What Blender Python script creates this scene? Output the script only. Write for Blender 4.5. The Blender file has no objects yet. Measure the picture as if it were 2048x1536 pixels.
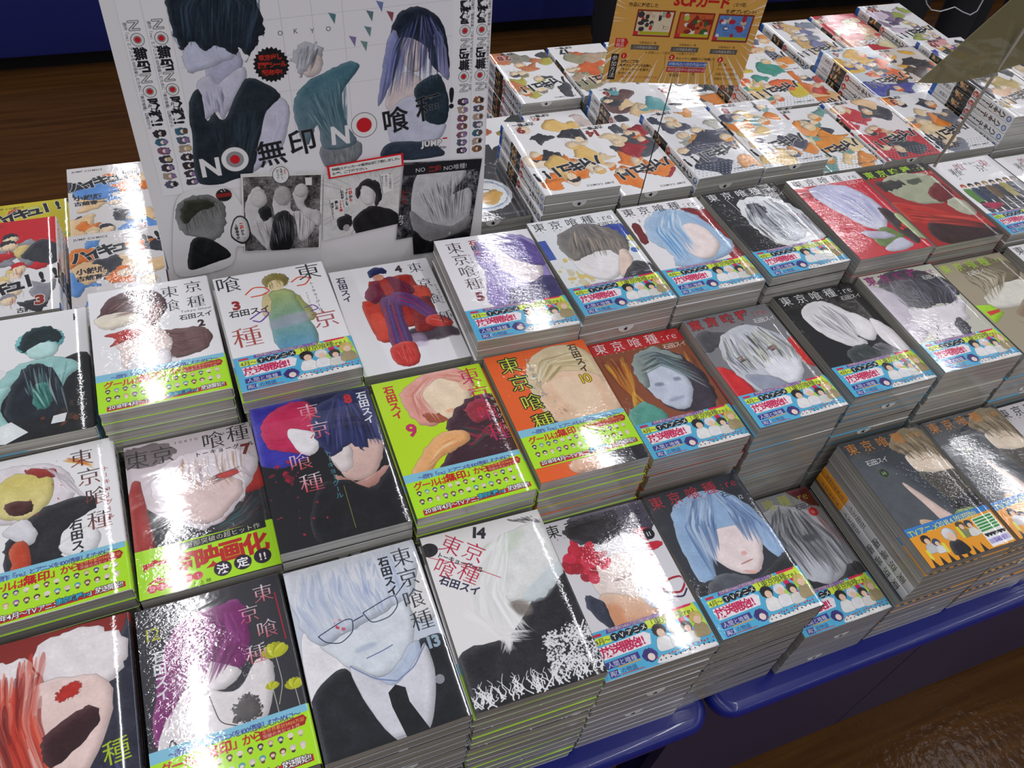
import bpy, bmesh, math, random
import numpy as np
from mathutils import Matrix, Vector
R = random.Random(7)
C = bpy.context.scene.collection
PI = math.pi
# ------------------------------------------------------------------ camera
cd = bpy.data.cameras.new('camera'); cam = bpy.data.objects.new('camera', cd); C.objects.link(cam)
right = Vector((0.92814709, -0.35766142, 0.1030596)); up = Vector((0.20415797, 0.72069872, 0.66250501)); fwd = Vector((0.31122741, 0.59386166, -0.74193385))
m = Matrix((right, up, -fwd)).transposed().to_4x4(); m.translation = (0, 0, 1.55)
cam.matrix_world = m
cd.sensor_width = 36; cd.lens = 1650.5574 * 36 / 2048; cd.clip_start = .02
bpy.context.scene.camera = cam
# ------------------------------------------------------------------ world, tubes, exposure
w = bpy.data.worlds.new('world'); bpy.context.scene.world = w; w.use_nodes = True
w.node_tree.nodes['Background'].inputs[0].default_value = (.80, .86, 1, 1)
w.node_tree.nodes['Background'].inputs[1].default_value = .50
for tx, e in ((-2.0, 20), (-.28, 24), (1.30, 24), (3.02, 24), (4.7, 20)):       # rows of ceiling tubes, running along y
    for ty in (-5.55, -4.15, -2.75, -1.35, 0.05, 1.45, 2.85, 4.25):  # rearmost tubes, far behind the camera, added to brighten poster and page fronts
        ld = bpy.data.lights.new('tube', 'AREA'); ld.shape = 'RECTANGLE'; ld.size = .042; ld.size_y = 1.25
        ld.energy = e*.95; ld.color = (.99, .97, 1)
        lo = bpy.data.objects.new('tube', ld); lo.location = (tx, ty, 2.70); C.objects.link(lo)
sc = bpy.context.scene
sc.view_settings.view_transform = 'Standard'; sc.view_settings.look = 'None'; sc.view_settings.gamma = 1
sc.view_settings.use_curve_mapping = False
sc.view_settings.exposure = -1.9
sc.cycles.max_bounces = 6

# ------------------------------------------------------------------ object helpers
def tag(o, label, cat, group=None):
    o['label'] = label; o['category'] = cat
    if group: o['group'] = group
    return o
def link(name, me, parent=None, mat=None):
    o = bpy.data.objects.new(name, me); C.objects.link(o)
    if parent: o.parent = parent
    if mat:
        me.materials.clear(); me.materials.append(mat)
    return o
def empty(name, loc, rz=0, label=None, cat=None, group=None):
    o = bpy.data.objects.new(name, None); C.objects.link(o); o.location = loc; o.rotation_euler = (0, 0, rz); o.empty_display_size = .05
    if label: tag(o, label, cat, group)
    return o
def mesh(name, v, f):
    me = bpy.data.meshes.new(name); me.from_pydata([tuple(map(float, p)) for p in v], [], f); me.update(); return me
def box(x0, y0, z0, x1, y1, z1, bev=0, seg=2):
    bm = bmesh.new(); bmesh.ops.create_cube(bm, size=1)
    for q in bm.verts: q.co = Vector(((x0+x1)/2 + q.co.x*(x1-x0), (y0+y1)/2 + q.co.y*(y1-y0), (z0+z1)/2 + q.co.z*(z1-z0)))
    if bev: bmesh.ops.bevel(bm, geom=bm.edges[:], offset=bev, segments=seg, affect='EDGES', profile=.5)
    me = bpy.data.meshes.new('m'); bm.to_mesh(me); bm.free()
    if bev:
        for p in me.polygons: p.use_smooth = True
    return me
def tube(pts, r, n=8, r2=None):
    pts = [Vector(p) for p in pts]; v = []; f = []; N = len(pts)
    for i, p in enumerate(pts):
        d = (pts[min(i+1, N-1)] - pts[max(i-1, 0)]).normalized()
        a = d.orthogonal().normalized() if i == 0 else (a - d*a.dot(d)).normalized()
        b = d.cross(a); rr = r if r2 is None else r + (r2-r)*i/(N-1)
        for k in range(n): v.append(p + (a*math.cos(2*PI*k/n) + b*math.sin(2*PI*k/n))*rr)
    for i in range(N-1):
        for k in range(n): f.append((i*n+k, i*n+(k+1) % n, (i+1)*n+(k+1) % n, (i+1)*n+k))
    f.append(tuple(range(n))[::-1]); f.append(tuple((N-1)*n+k for k in range(n)))
    me = mesh('t', v, f)
    for p in me.polygons[:-2]: p.use_smooth = True
    return me

# ------------------------------------------------------------------ node materials
def new_mat(name):
    m = bpy.data.materials.new(name); m.use_nodes = True
    return m, m.node_tree, m.node_tree.nodes['Principled BSDF']
def nd(nt, kind, **kw):
    n = nt.nodes.new(kind)
    for k, v in kw.items():
        if k.startswith('i_'):
            key = k[2:]; n.inputs[int(key) if key.isdigit() else key.replace('_', ' ')].default_value = v
        else: setattr(n, k, v)
    return n
def s2l(c):
    if isinstance(c, str): c = [int(c[i:i+2], 16)/255 for i in (0, 2, 4)]
    return tuple(((x+.055)/1.055)**2.4 if x > .04045 else x/12.92 for x in c) + (1,)
def simple(name, col, rough=.5, metal=0, noise=0, scale=30, coat=0, spec=.5):
    m, nt, b = new_mat(name)
    c = s2l(col); b.inputs['Base Color'].default_value = c
    b.inputs['Roughness'].default_value = rough; b.inputs['Metallic'].default_value = metal; b.inputs['Coat Weight'].default_value = coat
    b.inputs['Specular IOR Level'].default_value = spec
    if noise:
        tc = nd(nt, 'ShaderNodeTexCoord'); nz = nd(nt, 'ShaderNodeTexNoise', i_Scale=scale, i_Detail=4.0)
        nt.links.new(tc.outputs['Object'], nz.inputs['Vector'])
        mx = nd(nt, 'ShaderNodeMix', data_type='RGBA'); mx.inputs[6].default_value = tuple(x*(1-noise) for x in c[:3])+(1,); mx.inputs[7].default_value = tuple(min(1, x*(1+noise)) for x in c[:3])+(1,)
        nt.links.new(nz.outputs['Fac'], mx.inputs[0]); nt.links.new(mx.outputs[2], b.inputs['Base Color'])
    return m

def film(nt, b, crinkle=1.0, weight=1.0, rough=.07):
    """the crinkled shrink wrap over a book: a clear coat with its own bumps, different on every copy"""
    tc = nd(nt, 'ShaderNodeTexCoord'); oi = nd(nt, 'ShaderNodeObjectInfo')
    off = nd(nt, 'ShaderNodeVectorMath', operation='SCALE'); cm = nd(nt, 'ShaderNodeCombineXYZ')
    nt.links.new(oi.outputs['Random'], cm.inputs[0]); nt.links.new(oi.outputs['Random'], cm.inputs[1]); nt.links.new(cm.outputs[0], off.inputs[0]); off.inputs['Scale'].default_value = 37
    add = nd(nt, 'ShaderNodeVectorMath', operation='ADD'); nt.links.new(tc.outputs['Object'], add.inputs[0]); nt.links.new(off.outputs[0], add.inputs[1])
    mp = nd(nt, 'ShaderNodeMapping'); mp.inputs['Scale'].default_value = (22, 60, 60); nt.links.new(add.outputs[0], mp.inputs[0])
    n1 = nd(nt, 'ShaderNodeTexNoise', i_Scale=1.0, i_Detail=3.0, i_Roughness=.55, i_Distortion=.7); nt.links.new(mp.outputs[0], n1.inputs['Vector'])
    mp2 = nd(nt, 'ShaderNodeMapping'); mp2.inputs['Scale'].default_value = (170, 320, 320); mp2.inputs['Rotation'].default_value = (0, 0, .4); nt.links.new(add.outputs[0], mp2.inputs[0])
    n2 = nd(nt, 'ShaderNodeTexNoise', i_Scale=1.0, i_Detail=2.0, i_Distortion=1.2); nt.links.new(mp2.outputs[0], n2.inputs['Vector'])
    # fine crinkle only in patches
    n3 = nd(nt, 'ShaderNodeTexNoise', i_Scale=13.0, i_Detail=1.0); nt.links.new(add.outputs[0], n3.inputs['Vector'])
    mr = nd(nt, 'ShaderNodeMapRange'); mr.inputs[1].default_value = .45; mr.inputs[2].default_value = .66; mr.inputs[3].default_value = .05; mr.inputs[4].default_value = 1; nt.links.new(n3.outputs['Fac'], mr.inputs[0])
    mu = nd(nt, 'ShaderNodeMath', operation='MULTIPLY'); nt.links.new(n2.outputs['Fac'], mu.inputs[0]); nt.links.new(mr.outputs[0], mu.inputs[1])
    b1 = nd(nt, 'ShaderNodeBump'); b1.inputs['Strength'].default_value = 1; b1.inputs['Distance'].default_value = .00021*crinkle; nt.links.new(n1.outputs['Fac'], b1.inputs['Height'])
    b2 = nd(nt, 'ShaderNodeBump'); b2.inputs['Strength'].default_value = 1; b2.inputs['Distance'].default_value = .00017*crinkle; nt.links.new(mu.outputs[0], b2.inputs['Height']); nt.links.new(b1.outputs[0], b2.inputs['Normal'])
    nt.links.new(b2.outputs[0], b.inputs['Coat Normal'])
    b.inputs['Coat Weight'].default_value = weight; b.inputs['Coat Roughness'].default_value = rough; b.inputs['Coat IOR'].default_value = 1.68

def image_mat(name, img, wrap=True, rough=.5, crinkle=1.0, weight=1.0):
    m, nt, b = new_mat(name)
    t = nd(nt, 'ShaderNodeTexImage'); t.image = img; t.extension = 'EXTEND'; nt.links.new(t.outputs[0], b.inputs['Base Color'])
    b.inputs['Roughness'].default_value = rough; b.inputs['Specular IOR Level'].default_value = .25
    if wrap: film(nt, b, crinkle, weight)
    return m

def page_mat(name, col, dark):
    m, nt, b = new_mat(name)
    tc = nd(nt, 'ShaderNodeTexCoord'); oi = nd(nt, 'ShaderNodeObjectInfo')
    cm = nd(nt, 'ShaderNodeCombineXYZ'); nt.links.new(oi.outputs['Random'], cm.inputs[2]); sc_ = nd(nt, 'ShaderNodeVectorMath', operation='SCALE'); sc_.inputs['Scale'].default_value = 9; nt.links.new(cm.outputs[0], sc_.inputs[0])
    add = nd(nt, 'ShaderNodeVectorMath', operation='ADD'); nt.links.new(tc.outputs['Object'], add.inputs[0]); nt.links.new(sc_.outputs[0], add.inputs[1])
    mp = nd(nt, 'ShaderNodeMapping'); mp.inputs['Scale'].default_value = (6, 6, 900); nt.links.new(add.outputs[0], mp.inputs[0])
    n1 = nd(nt, 'ShaderNodeTexNoise', i_Scale=1.0, i_Detail=3.0, i_Roughness=.6); nt.links.new(mp.outputs[0], n1.inputs['Vector'])
    cr = nd(nt, 'ShaderNodeValToRGB'); cr.color_ramp.elements[0].position = .32; cr.color_ramp.elements[1].position = .68
    cr.color_ramp.elements[0].color = s2l(dark); cr.color_ramp.elements[1].color = s2l(col); nt.links.new(n1.outputs['Fac'], cr.inputs[0])
    nt.links.new(cr.outputs[0], b.inputs['Base Color'])
    b.inputs['Roughness'].default_value = .7
    film(nt, b, 2.6, .8, .16)
    return m

SH={'hair':[(46,64),(46,92),(51,111),(62,104),(73,114),(88,111),(101,121),(106,114),(113,123),(110,129),(121,115),(129,104),(134,98),(130,78),(122,50),(91,39),(57,46)],'face':[(49,92),(46,104),(51,115),(49,122),(53,135),(64,134),(77,131),(101,121),(97,101)],'neck':[(70,133),(102,116),(105,137),(85,157),(75,151)],'shirt':[(59,146),(73,140),(79,149),(104,134),(108,147),(80,187),(74,179),(60,186),(59,160)],'vest':[(47,167),(60,154),(61,187),(71,180),(80,188),(108,147),(141,167),(122,188),(103,246),(91,258),(42,260),(43,208)],'sleeve':[(133,169),(148,177),(147,197),(133,231),(92,258),(106,228),(120,188)],'mhair':[(158,127),(168,116),(186,115),(192,127),(179,133),(167,148),(161,142)],'mface':[(169,129),(188,127),(188,144),(175,151),(168,145)],'jacket':[(155,175),(170,157),(197,145),(220,137),(228,146),(207,174),(212,210),(220,233),(184,236),(178,206),(163,229),(154,198)],'pants':[(181,231),(222,230),(225,249),(205,263),(182,258)],'rhair':[(264,118),(274,92),(299,85),(322,101),(332,134),(331,163),(312,149),(306,128),(276,116),(265,157),(250,187),(260,145)],'rlav':[(315,111),(328,128),(333,167),(321,156),(317,133)],'rlav2':[(262,118),(271,108),(276,135),(260,174),(248,191),(255,150)],'rface':[(275,119),(305,119),(306,142),(293,156),(279,142)],'rneck':[(257,188),(275,158),(293,159),(310,184),(274,205)],'rtop':[(302,166),(322,162),(333,193),(329,220),(305,214),(291,179)],'rshirt':[(263,198),(292,183),(310,212),(330,223),(312,247),(264,239)],'rskirt':[(261,238),(312,244),(325,263),(253,258)],'badge':[(142,134)],'N1':[(54,239)],'O1':[(83,236)],'K1':[(123,233)],'K2':[(159,224)],'N2':[(200,220)],'O2':[(231,212)],'K3':[(268,210)],'K4':[(309,199)],'EX':[(335,187)],'T':[(132,102),(149,102),(165,101),(182,102),(199,101)],'bits':[(204,90),(244,90),(241,106),(224,115),(236,121),(266,92),(255,81)],'jump':[(324,249)]}
LW={'c1':[(26,34),(45,25),(80,29),(94,45),(94,72),(85,113),(70,130),(30,137),(6,130),(13,79)],'head':[(21,54),(31,36),(52,31),(72,41),(75,62),(68,83),(55,92),(36,84),(23,74)],'headd':[(27,48),(40,36),(64,41),(62,48),(48,51),(30,65)],'coat':[(35,86),(55,92),(72,116),(47,124),(23,128),(24,109)],'bubble':[(82,69),(76,90),(88,103),(98,94),(98,73),(91,64)],'b2':[(77,35)],'c2':[(99,12),(132,14),(135,8),(145,5),(153,12),(154,17),(192,20),(179,125),(88,115)],'c2in':[(101,16),(189,25),(177,124),(89,114)],'blk2':[(127,78),(137,66),(148,71),(150,96),(142,120),(119,117)],'w1':[(100,46),(113,30),(122,40),(115,62),(127,78),(119,117),(106,102),(96,73)],'w2':[(130,51),(141,34),(151,44),(151,68),(172,68),(176,93),(156,111),(151,75),(131,72)],'w3':[(154,45),(164,33),(172,44),(166,63),(183,73),(180,93),(160,69)],'c3':[(192,27),(286,19),(280,107),(183,116)],'h3':[(228,52),(240,39),(257,44),(260,67),(252,77),(252,56),(238,47),(231,63)],'f3':[(236,50),(250,50),(251,69),(243,75),(235,66)],'k3':[(225,112),(223,93),(242,77),(258,79),(280,92),(278,108),(227,116)],'h3b':[(203,90),(213,82),(221,87),(220,100),(206,104)],'c4':[(290,23),(391,31),(378,150),(377,160),(300,158),(299,130),(277,131)],'w4':[(298,77),(311,37),(369,43),(353,74),(377,70),(375,118),(351,138),(313,135),(300,110)],'g4':[(297,91),(317,109),(351,122),(378,111),(375,126),(344,143),(313,139),(298,113)],'k4':[(300,121),(323,141),(372,135),(371,159),(300,157)],'note':[(197,15),(287,10),(288,25),(198,31)]}
SG={'c0':[(-20,154)],'p1':[(29,162),(71,162),(69,193),(26,192)],'p2':[(76,163),(119,163),(118,194),(76,193)],'p3':[(124,163),(167,164),(167,196),(123,194)],'scf':[(74,153),(139,154)],'small':[(16,156)],'r1':[(157,152),(144,158),(175,159)],'tag':[(7,197),(21,198),(19,207),(8,207)],'blk':[(7,215),(16,215),(14,246),(5,246)],'n':[(21,217),(80,217),(141,218)],'lines1':[(19,225),(19,230),(19,235),(18,239)],'bl':[(77,221),(126,224),(125,227),(77,226)],'rd':[(77,228),(125,229),(124,233),(77,232)],'lbls':[(45,202),(94,203),(143,204)],'dv':[(71,214),(74,230),(69,246)],'dv2':[(132,215),(136,231),(131,246)],'fine':[(51,209)],'l2':[(84,218)],'l3':[(139,223)],'br':[(175,250)]}
CORD = [(2.30, 1.98, .86), (2.297, 1.98, .60), (2.302, 1.98, 0.541), (2.313, 1.98, 0.528), (2.345, 1.98, 0.507), (2.388, 1.98, 0.499), (2.417, 1.98, 0.504), (2.443, 1.98, 0.51), (2.49, 1.98, 0.491), (2.532, 1.98, 0.478), (2.555, 1.98, 0.49), (2.556, 1.98, 0.527), (2.545, 2.0, .86)]

# ------------------------------------------------------------------ flat print: a small numpy painter (units of 1/100 of the sheet's width)
RN = np.random.default_rng(3)
def _tile(n, k):
    a = RN.standard_normal((n, n))
    f = np.fft.fft2(a); fx = np.fft.fftfreq(n)[:, None]*n; fy = np.fft.fftfreq(n)[None]*n
    g = np.real(np.fft.ifft2(f*np.exp(-(fx**2+fy**2)/(2*k*k)))); return g/g.std()
NLOW, NMID = _tile(1024, 14), _tile(1024, 70)
GL = {}
def glyph(ch, w=0):
    if (ch, w) in GL: return GL[ch, w]
    c = bpy.data.curves.new('g', 'FONT'); c.body = ch; c.size = 1; c.resolution_u = 2; c.offset = w
    o = bpy.data.objects.new('g', c); C.objects.link(o)
    dg = bpy.context.evaluated_depsgraph_get(); e = o.evaluated_get(dg); me = e.to_mesh()
    me.calc_loop_triangles()
    co = np.empty(len(me.vertices)*3); me.vertices.foreach_get('co', co); co = co.reshape(-1, 3)[:, :2]
    tr = np.empty(len(me.loop_triangles)*3, int); me.loop_triangles.foreach_get('vertices', tr)
    t = co[tr.reshape(-1, 3)] if len(tr) else np.zeros((0, 3, 2))
    if len(t):
        ar = (t[:, 1, 0]-t[:, 0, 0])*(t[:, 2, 1]-t[:, 0, 1])-(t[:, 1, 1]-t[:, 0, 1])*(t[:, 2, 0]-t[:, 0, 0])
        t[ar < 0] = t[ar < 0][:, ::-1]
    e.to_mesh_clear(); bpy.data.objects.remove(o); bpy.data.curves.remove(c)
    adv = 1.0 if ord(ch) > 0x2000 else ((t[..., 0].max()+.07) if len(t) else .3)
    GL[ch, w] = (t, adv); return GL[ch, w]
def smooth(P, k=7):
    P = np.asarray(P, float); n = len(P); out = []
    t = np.linspace(0, 1, k, endpoint=False)[:, None]
    for i in range(n):
        a, b, c, d = P[(i-1) % n], P[i], P[(i+1) % n], P[(i+2) % n]
        out.append(.5*((2*b)+(-a+c)*t+(2*a-5*b+4*c-d)*t*t+(-a+3*b-3*c+d)*t**3))
    return np.concatenate(out)
def col(c): return np.array([int(c[i:i+2], 16)/255 for i in (0, 2, 4)])
class Cv:
    def __init__(s, W, H, bg='ffffff', k=4.0):
        s.k = k; s.W = int(W*k); s.H = int(H*k); s.w = W; s.h = H
        s.a = np.ones((s.H, s.W, 3), np.float32)*col(bg).astype(np.float32); s.ox = 0; s.oy = 0
    def cov(s, polys):
        E = []
        for P in polys:
            Q = np.roll(P, -1, 0) if P.ndim == 2 else np.roll(P, -1, 1)
            E.append(np.concatenate([P.reshape(-1, 2), Q.reshape(-1, 2)], 1))
        E = np.concatenate(E)
        E = (E + [s.ox, s.oy, s.ox, s.oy])*s.k
        x0 = max(0, int(np.floor(E[:, [0, 2]].min()))); x1 = min(s.W, int(np.ceil(E[:, [0, 2]].max()))+1)
        y0 = max(0, int(np.floor(E[:, [1, 3]].min()))); y1 = min(s.H, int(np.ceil(E[:, [1, 3]].max()))+1)
        if x1 <= x0 or y1 <= y0: return None
        SS = 3; w, h = x1-x0, y1-y0
        ya, yb = (E[:, 1]-y0)*SS, (E[:, 3]-y0)*SS
        lo, hi = np.minimum(ya, yb), np.maximum(ya, yb)
        k0 = np.clip(np.ceil(lo-.5), 0, h*SS).astype(int); k1 = np.clip(np.ceil(hi-.5), 0, h*SS).astype(int)
        n = k1-k0; ok = n > 0
        E, ya, yb, k0, n = E[ok], ya[ok], yb[ok], k0[ok], n[ok]
        if not len(n): return None
        i = np.repeat(np.arange(len(n)), n); st = np.repeat(np.cumsum(n)-n, n); kk = k0[i]+np.arange(n.sum())-st
        x = E[i, 0]+(kk+.5-ya[i])*(E[i, 2]-E[i, 0])/(yb[i]-ya[i])-x0
        sg = np.sign(yb-ya)[i]/SS; x = np.clip(x, 0, w); xi = np.floor(x).astype(int); fr = x-xi
        B = np.bincount((kk//SS)*(w+2)+xi, sg*(1-fr), h*(w+2))+np.bincount((kk//SS)*(w+2)+xi+1, sg*fr, h*(w+2)+1)[:h*(w+2)]
        return np.clip(np.abs(np.cumsum(B.reshape(h, w+2), 1)[:, :w]), 0, 1), x0, y0
    def put(s, r, c, al=1, c2=None, tex=.02):
        if r is None: return
        mk, x0, y0 = r; h, w = mk.shape; A = s.a[y0:y0+h, x0:x0+w]
        cc = col(c)[None, None]
        if c2 is not None:
            t = np.linspace(0, 1, h)[:, None, None]; cc = cc*(1-t)+col(c2)[None, None]*t
        if tex:
            dx = (x0*7+y0*3+h) % 300; cc = cc + tex*(NLOW[dx:dx+h, :w][..., None]*.7+NMID[dx:dx+h, :w][..., None]*.5) if dx+h <= 1024 and w <= 1024 else cc
        mk = (mk*al)[..., None]; A += ((cc-A)*mk).astype(np.float32)
    def poly(s, c, P, r=0, al=1, c2=None, sm=True, tex=.02, bl=0, ol=None):
        P = smooth(P, 8 if r else 6) if sm else np.asarray(P, float)
        if r:
            n = len(P); z = RN.standard_normal((n, 2)); z = (z+np.roll(z, 1, 0)*.5)
            P = P + z*r*.5
        q = s.cov([P])
        if q is not None and bl:
            mk, x0, y0 = q; b = max(1, int(bl*s.k))
            for _ in range(2):
                for ax in (0, 1):
                    cs = np.cumsum(np.pad(mk, [(b+1, b) if a == ax else (0, 0) for a in (0, 1)], mode='edge'), ax)
                    mk = (cs.take(range(2*b+1, cs.shape[ax]), ax)-cs.take(range(0, cs.shape[ax]-2*b-1), ax))/(2*b+1)
            q = (mk, x0, y0)
        s.put(q, c, al, c2, tex)
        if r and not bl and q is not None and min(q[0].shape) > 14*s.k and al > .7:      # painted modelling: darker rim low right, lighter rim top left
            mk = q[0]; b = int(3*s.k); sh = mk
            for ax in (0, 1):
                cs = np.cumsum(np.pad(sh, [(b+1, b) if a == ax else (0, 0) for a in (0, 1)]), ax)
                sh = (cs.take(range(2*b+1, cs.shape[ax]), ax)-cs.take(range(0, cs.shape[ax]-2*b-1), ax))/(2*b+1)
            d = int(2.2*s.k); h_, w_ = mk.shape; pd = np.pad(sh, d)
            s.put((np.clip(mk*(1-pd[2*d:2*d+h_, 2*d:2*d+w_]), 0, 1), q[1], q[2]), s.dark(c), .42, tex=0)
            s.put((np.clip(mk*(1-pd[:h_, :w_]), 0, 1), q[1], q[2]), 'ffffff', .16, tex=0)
        if r and not bl and ol is not False and al > .7:
            s.line(s.dark(c), np.concatenate([P, P[:1]]), .16+.5/s.k, al=.5, sm=False)
        return s
    def dark(s, c): return ''.join('%02x' % int(int(c[i:i+2], 16)*.45) for i in (0, 2, 4))
    def ell(s, c, x, y, rx, ry, rot=0, **k):
        t = np.linspace(0, 2*PI, 20, endpoint=False); a, b = np.cos(t)*rx, np.sin(t)*ry
        return s.poly(c, np.stack([x+a*math.cos(rot)-b*math.sin(rot), y+a*math.sin(rot)+b*math.cos(rot)], 1), sm=(rx*s.k > 12), **k)
    def rect(s, c, x0, y0, x1, y1, sk=0, **k):
        k.setdefault('tex', 0); return s.poly(c, [(x0, y0), (x1, y0+sk), (x1, y1+sk), (x0, y1)], sm=False, **k)
    def line(s, c, P, w=1, w2=None, al=1, sm=True, lens=False):
        P = np.asarray(P, float)
        if sm and len(P) > 2:
            t = np.linspace(0, len(P)-1, len(P)*5); P = np.stack([np.interp(t, range(len(P)), P[:, i]) for i in (0, 1)], 1)
            for _ in range(3): P[1:-1] = (P[:-2]+P[1:-1]*2+P[2:])/4
        w2 = w if w2 is None else w2
        d = np.gradient(P, axis=0); d /= np.linalg.norm(d, axis=1)[:, None]+1e-9; nrm = np.stack([-d[:, 1], d[:, 0]], 1)
        ww = np.linspace(w, w2, len(P))[:, None]/2
        if lens: ww = w/2*np.sin(PI*np.linspace(.04, 1, len(P))[:, None]**.8)**.8
        s.put(s.cov([np.concatenate([P+nrm*ww, (P-nrm*ww)[::-1]])]), c, al, tex=0); return s
    def hair(s, cs, A, B, n=14, w=1.2, al=.8, jit=3):
        """n tapering brush strokes between guide lines A and B"""
        A, B = np.asarray(A, float), np.asarray(B, float)
        for i in range(int(n*2.4)):
            t = RN.random(); P = A*(1-t)+B*t+RN.standard_normal(A.shape)*jit*.3
            a = RN.random()*.62; b = min(1, a+.22+.4*RN.random()); u = np.linspace(a, b, 6)*(len(P)-1)
            P = np.stack([np.interp(u, range(len(P)), P[:, q]) for q in (0, 1)], 1)
            s.line(cs[i % len(cs)], P, w*(.3+.8*RN.random()), .12, al*(.3+.45*RN.random()), lens=True)
        return s
    def dabs(s, cs, x, y, r, n=14, size=3, al=.9):
        for i in range(n):
            a, d = RN.random()*2*PI, r*RN.random()**.7; q = size*(.3+RN.random())
            s.ell(cs[i % len(cs)], x+d*math.cos(a), y+d*math.sin(a), q, q*(.4+.6*RN.random()), RN.random()*3, al=al)
        return s
    def text(s, st, x, y, z, c, v=0, rot=0, w=0, oc=None, ow=.4, gap=1.0, m=0, c2=None, sx=1.0, al=1):
        cr, sr = math.cos(rot), math.sin(rot); px = 0
        for ch in st:
            t, adv = glyph(ch, w)
            if v and not len(t): px += z*.4; continue
            if len(t):
                g = t.copy()
                if v:
                    if ord(ch) <= 0x2000: cxx = (g[..., 0].min()+g[..., 0].max())/2
                    else: cxx = .5
                    gx, gy = (g[..., 0]-cxx)*z*sx, -(g[..., 1]-.38)*z
                    if ch in 'ー〜': gx, gy = -gy, gx
                    gy = gy+px
                else: gx, gy = g[..., 0]*z*sx+px, -(g[..., 1]-.38)*z
                G = np.stack([x+gx*cr-gy*sr, y+gx*sr+gy*cr], -1)
                if v and ch in 'ー〜': G = G[:, ::-1]
                if oc:
                    for a in range(8):
                        s.put(s.cov([G+[ow*math.cos(a*PI/4), ow*math.sin(a*PI/4)]]), oc, tex=0)
                r = s.cov([G])
                if r is not None and m:
                    k = max(1, int(round(.026*z*s.k))); mk = r[0].copy(); mk[k:] = np.minimum(mk[k:], r[0][:-k]); r = (np.maximum(mk, .0), r[1], r[2])
                s.put(r, c if not isinstance(c, list) else c[int(px/z) % len(c)], al, c2, tex=0)
            px += z*gap if v else adv*z*sx*gap
        return s
    def paste(s, o, x, y):
        X, Y = int(x*s.k), int(y*s.k); h, w = o.a.shape[:2]; s.a[Y:Y+h, X:X+w] = o.a[:max(0, s.H-Y), :max(0, s.W-X)]; return s
    def image(s, name):
        im = bpy.data.images.new(name, s.W, s.H)
        b = np.ones((s.H, s.W, 4), np.float32); b[..., :3] = np.clip(s.a[::-1], 0, 1); im.pixels.foreach_set(b.ravel()); im.update(); im.pack(); return im
TITLE = '東京喰種'; AU = '石田スイ'; RUBY = 'トーキョーグール'
TGW, TGH, TGT = .128, .182, .0155          # the larger comics
HKW, HKH, HKT = .113, .176, .0160          # the smaller comics
SPU = TGT/TGW*100                           # spine width on the sheet

# ------------------------------------------------------------------ paper bands
BW = 100+SPU
def chibi(c, x, y, s):
    hc = R.choice(['2a2530', '5a3a38', 'd8d0c8', '8a5ab0', 'c8b070', '3a4a88', '704030', 'e8e4e4', '50a0b8', '302838'])
    c.ell(R.choice(['302a38', 'e6e0e0', '7a3040', '404a60', 'b8a890']), x, y+s*.95, s*.55, s*.55); c.ell(hc, x, y, s*.95, s*.85); c.ell('f0d8c8', x, y+s*.25, s*.6, s*.5)
def bust(c, x, y, s, hc, bc):
    c.poly(bc, [(x-s*1.1, y+s*2.6), (x-s*.9, y+s*1.1), (x, y+s*.7), (x+s*.9, y+s*1.1), (x+s*1.2, y+s*2.6)], r=.2)
    c.ell(hc, x, y-s*.1, s*.95, s*.9, r=.4); c.ell('ecc9ae', x+s*.1, y+s*.3, s*.55, s*.6)
def band_green():
    c = Cv(BW, 41, 'b4ee1c')
    c.rect('86c8e0', 0, 0, 100, 8, sk=-3); c.text('〜原作『:re』とアニメを100倍楽しむために!〜', 11, 5, 5.0, '40408c', gap=.78, w=.01)
    c.text('グールは「', 5, 12.5, 8, ['d02018'], gap=.85, w=.02); c.text('無印', 32, 11.5, 8.6, 'c81010', w=.03); c.text('」から!!', 49, 11, 7.6, 'c02018', gap=.8, w=.02)
    c.poly('b02820', [(66, 9), (95, 6.5), (97, 9.5), (95, 13.5), (67, 15)], sm=False); c.text('全世界累計3400万部', 68, 9.6, 3.0, 'f4d060'); c.text('突破の大ヒット作', 68, 12.8, 3.0, 'f0e8d0')
    for r_ in range(2):
        for i in range(14): chibi(c, 8+i*6.4, 19+r_*8-i*.12, 2.2 if r_ else 2.0)
    c.poly('c81818', [(6, 35.6), (96, 33.6), (96, 38), (6, 40.3)], sm=False); c.text('2018年4月〜TVアニメ「', 7, 36.6, 5.4, 'ffffff', gap=.86, w=.02, oc='302020', ow=.35)
    c.text('東京喰種:re', 51, 35.4, 5.2, '30b8d8', gap=.8, w=.02, oc='302020', ow=.3); c.text('」放送開始!!', 72, 35, 5.2, 'ffffff', gap=.78, w=.02, oc='302020', ow=.35)
    c.text('無印', 106, 14, 7, 'c81010', v=1); c.text('2018年4月', 106, 28, 4, '302020', v=1, gap=.6)
    return c
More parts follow.
